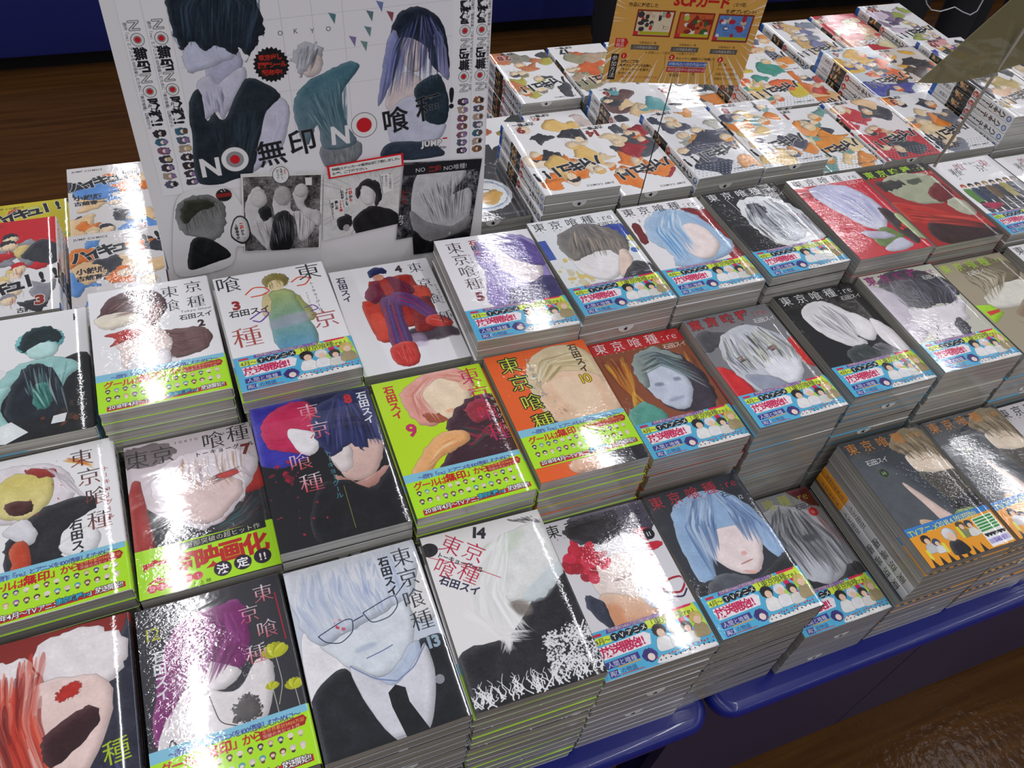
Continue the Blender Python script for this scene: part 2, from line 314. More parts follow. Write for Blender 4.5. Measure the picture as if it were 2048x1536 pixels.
def band_blue():
    c = Cv(BW, 39, '54b4dc')
    for i in range(5): c.poly(R.choice(['b8e048', 'd81858', '40a8d0', 'e8e040']), [(60+i*8, 0), (64+i*8, 0), (70+i*8, 26), (63+i*8, 26)], sm=False)
    c.poly('d81850', [(78, 0), (94, 0), (86, 12)], sm=False); c.rect('d8ec40', 50, 3.2, 96, 10.2, sk=-1.6); c.text('「東京喰種:re」', 50.5, 6.4, 7, '24301c', gap=.92, rot=-.02)
    c.poly('7048a0', [(18, -1), (72, -2), (70, 3), (16, 4)], sm=False); c.text('世界累計3400万部突破の超ヒット作!', 18, 1.6, 3.6, 'f0e8b0', gap=.88)
    c.rect('d02048', 4, 2, 12, 4.2); c.rect('d8ec40', 4, 5.2, 18, 11); c.text('4月〜', 4.5, 8.4, 5.6, '202018', gap=.9)
    for i, ch in enumerate('TVアニメ'): c.ell('1c1c20', 21.6+i*6.4, 8-i*.2, 3.3, 3.3, tex=0); c.text(ch, 21.6+i*6.4, 8-i*.2, 5, 'ffffff', v=1, w=.02)
    c.poly('f6eef2', [(5, 13), (46, 11), (50, 14), (47, 22), (6, 23.4)], sm=False); c.text('放送開始!!', 5.5, 17.6, 9.4, 'cc1c54', gap=.88, w=.03, rot=-.025)
    c.rect('383c8c', 5, 25.6, 34, 31, sk=-1.2); c.text('人間と喰種', 6.5, 28, 5, 'f0f0f4', gap=1.0); c.rect('f0a020', 14, 31, 34, 31.8, sk=-.6)
    c.rect('383c8c', 5, 32.6, 13, 38); c.text('再び', 5.5, 35.2, 4.8, 'f0f0f4', gap=.85); c.text('の物語', 15, 34.8, 4.6, '243070', gap=1.0); c.rect('d03038', 14, 37, 34, 37.6)
    c.ell('3c3078', 42, 30, 6, 5.4, r=.6); c.ell('f0dcd0', 42.6, 31.6, 3, 3)
    bust(c, 58, 14, 6, '201c1c', 'f0f0ee'); bust(c, 70, 15, 5.6, 'e4e2e6', 'e8e8ea'); bust(c, 81, 17.5, 5, '3a3430', 'dcdcd6'); bust(c, 92, 13, 5.8, 'd0b868', 'a89870')
    c.poly('ecebe8', [(48, 39), (52, 33), (64, 36), (80, 34), (96, 36), (98, 39)], r=.5)
    for i in range(4): c.text('••••', 46+i*13.5, 33.5-i*.6, 4.4, 'c83028', w=.05, gap=1.2); c.text('•••••', 48+i*13, 36-i*.5, 4, '2c2c34', w=.03, gap=1.1)
    c.rect('54b4dc', 100, 0, BW, 39); c.text('放送開始', 106, 8, 5.5, 'cc1c54', v=1, w=.03)
    return c
def band_movie():
    c = Cv(BW, 41, 'b4ee1c'); c.rect('202020', 22, 2, 94, 8.4, sk=-2.4); c.text('2700万部突破の超ヒット作', 23, 5, 5.4, 'f0ecd8', rot=-.035, gap=1.02)
    c.text('実写映画化', 4, 20, 19, 'c41c14', gap=.93, w=.04, rot=-.03)
    for i, ch in enumerate('夏全国公開!'): c.ell('dc3c50', 9+i*6.3, 34-i*.3, 3.4, 3.4); c.text(ch, 9+i*6.3, 34-i*.3, 4.6, 'ffffff', v=1)
    for i, ch in enumerate(['決', '定', '!!']): c.ell('28182c', 58+i*14.5, 32-i*.8, 6.3, 6.3); c.text(ch[0], 58+i*14.5-(1.6 if i == 2 else 0), 32-i*.8, 8.6, 'ffffff', v=1, w=.03); 
    c.text('!', 88.6, 30.4, 8.6, 'ffffff', v=1, w=.03); c.text('大ヒット上映', 22, 38.6, 3.6, '202020', gap=1.3); c.rect('a8dc18', 100, 0, BW, 41)
    return c
def band_orange():
    c = Cv(BW, 41, 'f0a020'); c.rect('3880c8', 0, 0, 100, 9, sk=-3.5); c.text('TVアニメ', 2, 5.6, 8, 'e8e040', w=.01); c.text('2018.4.放送開始', 36, 4.6, 7.6, 'f4ec90', gap=.86)
    bust(c, 14, 15, 5, '302820', 'c8c8c8'); bust(c, 22, 20, 4, '3c4868', 'e0e0e0'); bust(c, 40, 17, 7.5, 'e0e0e4', '24242c'); bust(c, 57, 12, 4.5, '5a4a30', '8a8a60'); bust(c, 66, 13, 4.5, '304050', 'e0e0d8')
    c.rect('e4e040', 6, 24, 9, 34); c.rect('e4e040', 26, 22, 29, 32); c.rect('d8e040', 51, 12, 54, 24)
    c.rect('f4f4ee', 72, 9, 97, 26, sk=-1)
    for i in range(5): c.rect('3c9848', 73, 10+i*3, 96, 12+i*3, sk=-1)
    c.rect('f8f8f8', 72, 26, 98, 40, sk=-1); c.text('♥♥♥♥♥♥', 73, 28, 4, '202020'); c.rect('b8b0e0', 73, 32, 97, 37, sk=-.5); c.text('3400', 79, 34.5, 5.4, '383088')
    for i in range(7): c.poly('2c2820', [(4+i*9.5, 41), (6+i*9.5, 32), (9+i*9.5, 41)], sm=False)
    c.rect('f0a020', 100, 0, BW, 41); c.text('TVアニメ', 106, 7, 6, '303090', v=1); return c

# ------------------------------------------------------------------ cover sheets of the larger comics (front, then spine)
def sheet(bg, sp=None, st='202024'):
    c = Cv(100+SPU, 142.2, bg); c.spine = (sp, st); return c
def ttl(c, pts, z, colr, m=1, w=.0, **k):
    for ch, (x, y) in zip(TITLE, pts): c.text(ch, x, y, z, colr, v=1, m=m, w=w, **k)
def re_title(c, colr, y=9, w=.0, au='202020', num=None, ax=72, ay=20, oc=None):
    for i, ch in enumerate(TITLE): c.text(ch, 10+i*18.5, y, 14, colr, v=1, w=w, oc=oc)
    c.text(':', 77.5, y, 12, colr, v=1); c.text('re', 81.5, y, 12.5, colr, w=-.01)
    c.text('トーキョーグール', 10, y+8.5, 2.6, colr, gap=2.4)
    c.text(AU, ax, ay, 7, au, gap=.92)
    if num: c.text(num, 14, 24, 6, au)
def finish(c, name, dark=False):
    sp, st = c.spine
    if sp: c.rect(sp, 100, 0, 100+SPU, 142.2)
    for i, ch in enumerate(TITLE): c.text(ch, 106, 14+i*13, 10, st, v=1)
    c.text(AU, 106, 74, 6.5, st, v=1); c.rect(st, 103, 130, 109, 136)
    return c.image(name)
SK, SKP = 'ecc9ad', 'e6e0e4'
def t1():
    c = sheet('f2f2f2'); c.poly('e4e6e6', [(0, 60), (35, 62), (36, 96), (0, 100)]); c.poly('16181a', [(0, 96), (38, 90), (60, 70), (100, 60), (100, 142), (0, 142)], r=.8)
    c.ell('6fc4c8', 62, 34, 19, 16, r=1); c.poly('12282c', [(46, 34), (52, 20), (66, 17), (76, 24), (78, 38), (66, 36), (54, 44), (48, 44)], r=1.2); c.poly('bfe6e2', [(52, 42), (66, 36), (76, 42), (72, 54), (60, 56), (53, 50)], r=.5)
    c.poly('9cccc8', [(36, 66), (54, 56), (76, 56), (92, 70), (86, 78), (72, 96), (56, 92), (44, 78), (30, 92), (28, 84)], r=1); c.poly('17202a', [(48, 66), (60, 60), (74, 78), (78, 118), (40, 120), (36, 96)], r=1); c.poly('2f7c70', [(56, 88), (66, 84), (70, 106), (58, 112)], r=1)
    c.poly('a8d8d4', [(28, 84), (40, 82), (32, 104), (40, 124), (30, 128), (22, 108)], r=.8); c.hair(['4a8c88', '0e1416', 'd0ecea'], [(44, 60), (50, 90), (60, 110)], [(84, 62), (80, 90), (84, 124)], 24, 1.6)
    c.poly('e8eeee', [(24, 126), (40, 120), (52, 134), (36, 142), (26, 140)], sm=False); c.dabs(['6a3820', '403028'], 76, 120, 14, 14, 2.5); c.poly('e8ecec', [(70, 122), (80, 121), (78, 130), (68, 130)], sm=False)
    ttl(c, [(12, 14), (14, 33), (15, 52), (16, 71)], 19, '30343a', c2='80a0a0'); c.text('1', 90, 10, 11, '28282c', v=1, w=.05); c.text(AU, 8, 92, 8, '202020', v=1, w=.02); return c
def t2():
    c = sheet('f3f2f3'); c.poly('6c4a48', [(52, 64), (70, 62), (92, 70), (87, 92), (60, 96), (48, 84)], r=1); c.hair(['4c3030', '88605c'], [(56, 62), (70, 66), (90, 70)], [(54, 88), (66, 92), (86, 88)], 14, 2)
    c.poly('f0dcd4', [(18, 60), (44, 50), (60, 70), (56, 92), (34, 104), (22, 96), (20, 80)], r=1); c.poly('c03028', [(10, 56), (34, 54), (38, 62), (14, 70), (18, 62)], r=.6); c.poly('e8e4e6', [(28, 88), (56, 84), (54, 108), (28, 108)], r=.6)
    c.poly('4c2a2c', [(6, 34), (16, 12), (36, 4), (54, 10), (62, 28), (56, 44), (46, 50), (40, 40), (20, 36)], r=1); c.poly('efe4d0', [(4, 34), (22, 30), (40, 38), (34, 46), (16, 50), (6, 44)], r=.6); c.poly('7c4c4c', [(44, 34), (60, 26), (54, 48), (46, 52)], r=.8)
    c.hair(['2e1a1c', '70443e', 'b0806c'], [(12, 26), (26, 12), (44, 10)], [(20, 36), (40, 34), (58, 36)], 22, 1.4)
    ttl(c, [(66, 14), (86, 12), (65, 32), (86, 32)], 16, '2c2c30'); c.text('Tokyo Ghoul', 72, 42.5, 4, '303034', gap=1.1); c.text(AU, 70, 50, 7, '28282c', gap=.98, w=.02); c.text('2', 84, 60, 11, '34282c', w=.05); return c
def t3():
    c = sheet('f4f3f3', 'ece8e8'); c.poly('a8b060', [(44, 30), (60, 30), (70, 44), (78, 70), (66, 76), (54, 60), (44, 62), (36, 54)], r=1); c.poly('a4b46c', [(44, 34), (64, 34), (68, 60), (72, 102), (40, 104), (38, 68)], c2='5fa0c8', r=1)
    c.poly('b8a8c8', [(40, 66), (70, 62), (71, 74), (40, 78)], al=.5, bl=1.5); c.ell('8a7c3c', 53, 16, 12, 10, r=.8); c.ell('ecd8a8', 52, 22, 7, 7); c.hair(['706428', 'b0a458'], [(44, 12), (42, 28)], [(62, 12), (64, 28)], 12, 1.4)
    c.poly('d8c894', [(34, 56), (38, 34), (42, 30), (44, 44), (38, 60)], r=.4); c.line('e0482c', [(24, 28), (32, 20), (42, 22), (46, 28), (38, 32), (28, 32)], 1.4); c.line('e0482c', [(66, 22), (74, 16), (84, 20), (78, 28), (70, 28)], 1.4); c.line('7048a8', [(22, 60), (34, 52), (40, 56), (30, 66), (24, 62)], 1.4)
    c.line('7048a8', [(70, 58), (78, 56), (82, 62), (74, 64)], 1.2)
    c.text('喰', 12, 10, 23, '303034', v=1, m=1); c.text('東', 84, 11, 23, '28282c', v=1, m=1); c.text('種', 16, 80, 26, 'b05048', v=1, m=1); c.text('京', 84, 76, 24, 'b05858', v=1, m=1)
    c.text('3', 14, 39, 15, 'a02c30', v=1, w=.05); c.text(AU, 6, 50, 9, '28282c', w=.02, gap=.98); c.text(RUBY, 83, 28, 4.4, '28282c', v=1, gap=1.15); c.text('Tokyo Ghoul', 76, 40, 3, '884040', v=1); return c
def t4():
    c = sheet('f2f1f3', 'e8e8ea'); c.poly('2c1c28', [(44, 100), (64, 94), (92, 98), (99, 110), (78, 114), (54, 110)], r=1.5, bl=.8, al=.85); c.poly('cdb8d8', [(50, 104), (64, 102), (66, 116), (52, 118)], bl=2, al=.6)
    c.poly('a8281c', [(32, 30), (40, 22), (70, 20), (78, 30), (80, 84), (30, 84)], r=.8); c.poly('c83420', [(20, 54), (26, 48), (36, 50), (38, 70), (48, 96), (30, 106), (22, 96)], r=.6); c.poly('e04c2c', [(24, 70), (34, 68), (38, 96), (30, 102), (25, 94)], r=.8, al=.7); c.poly('d04428', [(70, 40), (82, 38), (88, 44), (87, 58), (72, 60)], r=.6); c.poly('8c1c18', [(72, 60), (86, 58), (80, 96), (60, 98)], r=.8)
    c.hair(['701420', 'd85030'], [(30, 30), (32, 80)], [(78, 30), (78, 84)], 22, 1.6)
    c.poly('74203c', [(36, 26), (46, 20), (56, 20), (68, 30), (74, 44), (66, 52), (58, 46), (42, 48), (34, 54), (26, 46), (28, 36)], r=.8); c.poly('b03028', [(44, 22), (52, 22), (54, 42), (46, 44)], r=.5); c.hair(['4c1030', 'a03448'], [(34, 28), (30, 50)], [(66, 28), (72, 46)], 14, 1.2)
    c.poly('5c3468', [(38, 52), (48, 46), (58, 52), (54, 74), (52, 112), (34, 112), (36, 80)], r=.5); c.poly('683470', [(50, 44), (62, 44), (76, 56), (86, 80), (78, 88), (66, 70), (54, 60), (44, 58)], r=.5)
    for k in range(4): c.line('504c98' if k % 2 else 'a82c48', [(40+k*4, 56), (38+k*4, 80), (36+k*4.4, 111)], 1.1); c.line('504c98' if k % 2 else 'a82c48', [(52+k*2, 46+k*4), (66+k*2, 55+k*4), (80+k*.6, 80+k*2)], 1)
    c.poly('d03a30', [(33, 112), (52, 110), (55, 126), (50, 138), (38, 139), (30, 128)], r=.5); c.hair(['f07860', '8c1818'], [(36, 114), (38, 136)], [(50, 112), (50, 134)], 8, 1.4); c.poly('d03a30', [(76, 82), (86, 82), (96, 92), (94, 99), (80, 98), (72, 90)], r=.5); c.line('f08068', [(78, 86), (92, 94)], .9)
    c.ell('d89880', 45, 18, 5.5, 4.5); c.poly('242c60', [(36, 14), (38, 6), (46, 3), (54, 7), (54, 14), (46, 13), (38, 17)], r=.5)
    ttl(c, [(84, 12), (87, 36), (88, 60), (92, 86)], 15, '2c3040'); c.text('4', 64, 10, 13, '40303c', w=.05); c.text(AU, 9, 14, 9, '38304c', v=1, w=.03); c.text(RUBY, 96, 42, 3.6, '302838', v=1); return c
def t5():
    c = sheet('f3f1f4'); c.poly('9c8cc8', [(34, 20), (52, 4), (78, 4), (98, 20), (100, 62), (92, 98), (60, 102), (34, 104), (26, 92), (34, 64)], r=1.5); c.poly('f0e2e6', [(52, 32), (66, 26), (90, 50), (92, 66), (78, 80), (60, 66), (52, 50)], r=.6)
    c.poly('63509c', [(56, 8), (78, 8), (96, 24), (98, 56), (78, 50), (62, 30)], r=1); c.hair(['7460b0', 'bcb0e0', '54448c', 'd8d0f0'], [(50, 10), (40, 40), (36, 70), (30, 100)], [(62, 8), (46, 50), (56, 80), (52, 104)], 46, 2.4); c.hair(['54448c', '8674c0'], [(54, 8), (70, 30), (96, 50)], [(70, 4), (90, 22), (98, 44)], 24, 2)
    c.poly('3a3468', [(50, 84), (70, 82), (88, 72), (100, 76), (100, 106), (48, 106)], r=1); ttl(c, [(17, 14), (18, 32), (19, 50), (20, 68)], 17.5, '4a3038', c2='303038'); c.text(AU, 37, 10, 8, ['a83440', '303038'], v=1, w=.03); c.text('5', 20, 86, 16, '7c2c3c', v=1, w=.05); c.text(RUBY, 28, 28, 4, '3c4468', v=1, gap=1.3); return c
def t6():
    c = sheet('f3f2f2'); c.poly('e8e0e4', [(10, 14), (30, 8), (58, 16), (70, 40), (58, 62), (20, 60), (4, 40)], r=1.5); c.poly('d8c868', [(14, 28), (30, 16), (52, 24), (54, 44), (40, 60), (22, 56), (12, 44)], r=1, c2='e8dc9c'); c.poly('a03028', [(36, 14), (54, 18), (58, 26), (46, 24)], r=1); c.poly('4c2420', [(22, 42), (40, 46), (36, 56), (24, 52)], r=.8)
    c.hair(['c8b8c0', 'f6f2f4', 'a89ca8'], [(56, 18), (62, 40), (74, 52)], [(44, 12), (66, 30), (78, 60)], 24, 1.6); c.poly('24242a', [(30, 66), (50, 54), (78, 52), (82, 64), (60, 78), (58, 100), (68, 110), (40, 110), (24, 110), (20, 84)], r=1.4)
    c.poly('e4e2e6', [(20, 68), (34, 60), (42, 74), (36, 84)], r=.6); c.poly('c84828', [(24, 84), (34, 80), (38, 106), (28, 110)], r=1.5); c.poly('f0f0f0', [(56, 92), (76, 80), (84, 92), (72, 108)], r=.8); c.hair(['e09030', 'f0c870', 'c86018'], [(60, 14), (74, 20), (88, 24)], [(62, 10), (76, 16), (84, 28)], 14, 2)
    c.dabs(['b83028'], 60, 40, 30, 8, .8); ttl(c, [(76, 14), (80, 34), (84, 54), (84, 76)], 18, '3a3a40', c2='8c3830'); c.text(AU, 68, 76, 9, '2c2c30', v=1, w=.03); c.text(RUBY, 92, 30, 5, 'a83030', v=1, gap=1.3); return c
def t7():
    c = sheet('d8ccd0'); c.poly('2a2a2e', [(0, 60), (40, 84), (100, 40), (100, 142), (0, 142)], r=1.5); c.poly('b82c24', [(72, 50), (96, 40), (100, 66), (80, 70)], r=2); c.poly('a82820', [(0, 50), (10, 40), (14, 110), (0, 120)], r=1)
    c.poly('f0e6ea', [(26, 30), (44, 20), (78, 22), (98, 40), (90, 64), (70, 86), (46, 94), (24, 70), (16, 46)], r=1.6); c.poly('e8ccc8', [(34, 56), (70, 50), (84, 64), (66, 86), (48, 90), (36, 74)], r=1); c.hair(['f8f2f4', 'd0b4b0', 'a09098', 'b88c60'], [(40, 22), (38, 42), (44, 62)], [(88, 24), (86, 46), (94, 60)], 40, 2)
    c.hair(['2c2226', '6a4a40'], [(56, 50), (70, 46), (84, 44)], [(60, 54), (72, 52), (86, 50)], 10, 1.4); c.poly('c8403c', [(66, 48), (80, 46), (82, 50), (70, 52)], r=.3); c.hair(['307070', '404850', '8c3430'], [(60, 92), (76, 84), (92, 66)], [(52, 104), (80, 96), (98, 84)], 18, 1.6)
    c.poly('3a2e30', [(0, 4), (26, 2), (40, 14), (22, 24), (0, 20)], r=2, al=.6); ttl(c, [(9, 15), (28, 15), (68, 11), (88, 9)], 19, '28262a'); c.text(RUBY, 52, 23, 5, '242428', gap=1.2, w=.02); c.text('7', 92, 27, 14, '7c2428', v=1, w=.05); c.text('TOKYO GHOUL', 38, 6, 3.4, '303034', gap=1.6); return c
def t8():
    c = sheet('16161a', '18181c', 'e8e8ee'); c.poly('3430a8', [(0, 0), (60, 0), (60, 40), (30, 64), (0, 60)], r=1); c.poly('20244c', [(44, 0), (100, 0), (100, 60), (60, 60)], r=1); c.poly('c81c54', [(6, 26), (14, 10), (36, 2), (50, 10), (52, 40), (40, 58), (20, 52), (8, 44)], r=.8); c.poly('f2eef0', [(26, 30), (48, 40), (50, 48), (42, 60), (30, 54)], r=.5)
    c.poly('dab8ac', [(54, 56), (80, 52), (96, 60), (90, 84), (74, 96), (58, 86)], r=.8); c.poly('efe6e6', [(54, 60), (70, 60), (68, 80), (58, 82)], r=1, al=.8); c.poly('e0a090', [(54, 84), (70, 96), (94, 86), (96, 94), (76, 104), (58, 98)], r=1, al=.8)
    c.poly('232c5c', [(52, 14), (76, 2), (98, 14), (100, 60), (88, 56), (80, 68), (72, 58), (58, 66), (48, 54), (46, 32)], r=2); c.hair(['384488', '141a40', '6a5c98', '0c1028'], [(70, 6), (58, 30), (52, 60)], [(84, 8), (94, 34), (96, 66)], 46, 2.6); c.poly('101014', [(36, 94), (60, 92), (78, 104), (100, 88), (100, 142), (30, 142)], r=1)
    c.dabs(['b01838', '7c1428'], 18, 72, 12, 18, 2.2); c.dabs(['b01838'], 20, 110, 26, 18, 1.0)
    ttl(c, [(46, 16), (50, 36), (30, 64), (34, 86)], 19, 'e8e4e8', c2='d0404c'); c.text('8', 80, 10, 13, 'c82c34', v=1, w=.05); c.text(AU, 92, 10, 9, 'e8e8ec', v=1, w=.03); c.text(RUBY, 52, 62, 6, '488c98', v=1, gap=1.0, w=.01); c.line('a0a040', [(57, 96), (57, 136)], .4); return c
def t9():
    c = sheet('c0e818', 'c0e818', 'a82040'); c.poly('e8a090', [(26, 12), (50, 0), (80, 2), (86, 24), (74, 40), (40, 58), (26, 48), (20, 26)], r=1.2); c.poly('f4dcbc', [(38, 22), (60, 8), (78, 20), (78, 38), (62, 56), (50, 54), (40, 40)], r=.6); c.poly('a85838', [(34, 44), (46, 46), (52, 56), (38, 54)], r=1)
    c.hair(['f0b8a8', 'd88878', 'c87868', 'fcd8c8'], [(50, 2), (30, 20), (26, 44)], [(56, 6), (38, 22), (48, 58)], 26, 2.2); c.hair(['f0b8a8', 'd07c60'], [(52, 4), (74, 16), (84, 32)], [(66, 2), (84, 10), (86, 30)], 16, 2); c.ell('f0c0a0', 78, 22, 4, 6); c.ell('f0a880', 58, 46, 5, 2, bl=1, al=.7)
    c.poly('3c1c28', [(46, 78), (50, 60), (70, 40), (92, 36), (100, 50), (100, 112), (20, 112), (36, 96)], r=1.4); c.poly('982838', [(68, 48), (88, 40), (92, 58), (76, 66)], r=1.4); c.hair(['c83048', '602030', '205040'], [(60, 60), (80, 70), (90, 96)], [(50, 74), (60, 90), (96, 60)], 22, 2.2)
    c.poly('f0b070', [(8, 100), (20, 84), (40, 68), (62, 70), (64, 80), (50, 86), (34, 92), (18, 108), (8, 110)], r=.8); c.hair(['f8d8a8', 'd88848'], [(20, 96), (40, 80), (58, 74)], [(24, 100), (42, 86), (60, 80)], 10, 1.2)
    ttl(c, [(86, 12), (88, 34), (88, 56), (90, 78)], 20, 'd02c3c', c2='b81c68'); c.text(AU, 13, 10, 9.5, 'cc3028', v=1, w=.04); c.text('9', 20, 57, 18, 'c82868', v=1, w=.04); c.text(RUBY, 97, 30, 5, 'f0f0e8', v=1, gap=1.3); return c
def t10():
    c = sheet('ee6420', 'ee6420', 'e8e048'); c.dabs(['f8a070'], 20, 60, 50, 50, .5); c.poly('dcc8a0', [(34, 20), (60, 2), (90, 8), (100, 30), (100, 70), (92, 110), (60, 118), (34, 84), (28, 50)], r=1); c.poly('ecc9a8', [(36, 48), (60, 34), (88, 40), (100, 60), (96, 96), (70, 112), (46, 98), (34, 74)], r=.6); c.poly('f4ddc0', [(50, 44), (80, 44), (84, 74), (62, 84)], r=1, al=.6, bl=2)
    c.hair(['e8dcb4', 'c0a878', 'f0ead0', 'a89468'], [(36, 40), (50, 16), (90, 10)], [(40, 48), (70, 26), (98, 40)], 40, 2.4); c.poly('4c3028', [(30, 84), (44, 92), (52, 112), (34, 118), (24, 104)], r=1.4); c.poly('e8b898', [(40, 118), (44, 96), (52, 98), (54, 122)], r=.5)
    c.hair(['b88868', '8a5c48'], [(36, 76), (42, 82)], [(48, 70), (56, 78)], 6, 1); c.dabs(['48a8c0'], 40, 40, 26, 8, 1.1); c.dabs(['48a8c0'], 70, 88, 3, 2, 2); c.poly('24242c', [(56, 128), (100, 120), (100, 142), (64, 142)], r=1); c.poly('e8b898', [(30, 130), (56, 126), (60, 142), (34, 142)], r=.6)
    ttl(c, [(20, 14), (22, 36), (24, 60), (26, 83)], 20, 'd8e83c', oc='1c1c14', ow=.9); c.text(AU, 85, 8, 9, '403424', v=1, w=.03); c.text('10', 74, 46, 15, 'f0d020', w=.0, oc='403010', ow=.6); c.text(RUBY, 38, 12, 6, 'f4f0e8', v=1, gap=1.0, oc='403020', ow=.25); return c
def t11():
    c = sheet('8c2820'); c.poly('2a2c3c', [(50, 50), (90, 20), (100, 10), (100, 142), (40, 142)], r=2); c.poly('f0e8e8', [(40, 10), (70, 2), (96, 20), (90, 44), (70, 50), (50, 40)], r=2.2); c.poly('f0d4cc', [(34, 40), (70, 36), (86, 56), (70, 100), (44, 110), (24, 96), (30, 66)], r=1.4); c.poly('f2eaea', [(6, 20), (30, 12), (40, 26), (28, 44), (10, 40)], r=2)
    c.hair(['b02418', 'e0482c', '5c1410', 'f0c8c0'], [(2, 20), (10, 60), (30, 120)], [(50, 10), (40, 60), (60, 130)], 80, 4); c.poly('3a1418', [(46, 70), (72, 60), (76, 74), (52, 92), (44, 84)], r=1.2); c.ell('c02c20', 60, 46, 8, 5, -.4, r=1); c.hair(['282c58', '5060a0', '141824'], [(70, 110), (90, 120)], [(84, 80), (96, 140)], 20, 3)
    for ch, x, y, a in zip(TITLE, (16, 34, 62, 86), (130, 122, 108, 94), (.2, 0, .3, -.1)): c.text(ch, x, y, 17, 'b0c828', v=1, rot=a)
    c.text(AU, 44, 134, 9, 'f0f0f0', rot=-.2); c.text('11', 6, 8, 12, 'e8e0e0', w=.04); return c
def t12():
    c = sheet('34343a', '303036', 'e8e8ec'); c.poly('80246c', [(18, 30), (36, 14), (66, 12), (74, 28), (66, 60), (50, 62), (34, 56), (18, 84), (8, 104), (4, 80)], r=1.2); c.poly('efe9e8', [(36, 50), (50, 56), (62, 64), (56, 72), (40, 74), (30, 62)], r=.5); c.poly('e8e2e2', [(8, 92), (30, 66), (56, 78), (74, 60), (84, 70), (76, 96), (60, 112), (10, 116)], r=.8)
    c.hair(['681c58', 'a04890', '4c1444', 'b05ca0'], [(36, 16), (26, 40), (8, 96)], [(60, 14), (66, 40), (50, 62)], 44, 2.4); c.line('302c30', [(40, 76), (44, 96), (60, 104)], .6); c.ell('3c3838', 62, 92, 9, 9, r=2, al=.8); c.line('2c2830', [(12, 104), (14, 96), (18, 104), (14, 110)], 1.2)
    for x, y, z in ((86, 62, 10), (94, 88, 7), (80, 84, 5)):
        for k in range(7): a = -2.6+k*.35; c.ell(['c0c424', 'a8ac18', 'd4d840'][k % 3], x+z*.5*math.cos(a), y+z*.5*math.sin(a), z*.55, z*.3, a, al=.9)
        c.line('c8c8b0', [(x, y), (x+1, y+20), (x-4, y+34)], .5)
    ttl(c, [(86, 12), (74, 25), (84, 40), (74, 56)], 15, 'ececf0', c2='d05060'); c.text('12', 3, 20, 14, 'b4b82c', w=.0); c.text(AU, 12, 38, 9, 'e4e4e8', v=1, w=.03); c.line('b02830', [(94, 14), (95, 52)], .9); return c
def t13():
    c = sheet('ccd4e0', 'd4d8e0'); c.poly('e6e4e2', [(50, 0), (100, 0), (100, 60), (80, 60)], r=1); c.poly('f0eef0', [(4, 50), (24, 66), (30, 100), (0, 104)], r=.6); c.poly('e4e8ee', [(12, 56), (20, 30), (50, 20), (78, 36), (82, 60), (74, 84), (58, 98), (40, 94), (22, 76)], r=.5, c2='dce4ec'); c.poly('b8c8e0', [(30, 84), (50, 98), (76, 80), (80, 92), (60, 108), (38, 100)], r=.8, al=.8)
    c.poly('dfe3ea', [(4, 0), (96, 0), (90, 40), (70, 50), (40, 58), (14, 62), (4, 40)], r=1.2, c2='c4cedf'); c.hair(['e8ebf2', 'b4c2dc', 'd4dae8', 'eeeef0', 'a4b4d4'], [(8, 4), (4, 30), (14, 58)], [(80, 2), (84, 24), (84, 50)], 110, 3); c.hair(['f0f0f2', 'a8b8d8'], [(40, 2), (48, 30), (54, 50)], [(70, 4), (60, 30), (62, 48)], 24, 2.6)
    c.poly('1a1c22', [(0, 100), (26, 84), (34, 110), (52, 142), (0, 142)], r=.4); c.poly('1a1c22', [(80, 84), (84, 80), (100, 86), (100, 142), (68, 142), (78, 112)], r=.4); c.poly('dcdce4', [(30, 84), (44, 96), (56, 106), (76, 92), (84, 84), (84, 108), (70, 142), (48, 142), (34, 112)], r=.3)
    c.poly('16181c', [(50, 110), (56, 106), (62, 110), (62, 120), (70, 142), (54, 142), (50, 120)], sm=False); c.line('8090b8', [(30, 84), (44, 98), (58, 104)], 1); c.line('8090b8', [(84, 84), (72, 98), (58, 104)], 1); c.ell('9ca0a8', 86, 112, 3.4, 3.4, al=.9)
    c.line('2c3850', [(14, 56), (34, 49), (40, 50), (38, 60), (28, 66), (18, 62), (14, 56)], .7); c.line('2c3850', [(48, 48), (74, 40), (74, 50), (66, 57), (52, 58), (48, 48)], .7); c.line('2c3850', [(40, 52), (48, 50)], .8); c.line('2c3850', [(74, 42), (86, 32)], .7); c.ell('b4c0d8', 44, 74, 8, 2, -.1, bl=1, al=.8); c.dabs(['d04858', 'e8d0d4'], 28, 52, 6, 9, 1.3, al=.8); c.line('7080a8', [(42, 82), (54, 80), (62, 78)], .8)
    ttl(c, [(87, 12), (87, 30), (86, 48), (87, 66)], 17, '30343c'); c.text(AU, 73, 12, 8.5, '26282c', v=1, w=.03); c.text('13', 84, 84, 12, '98b0c0', w=.05); return c
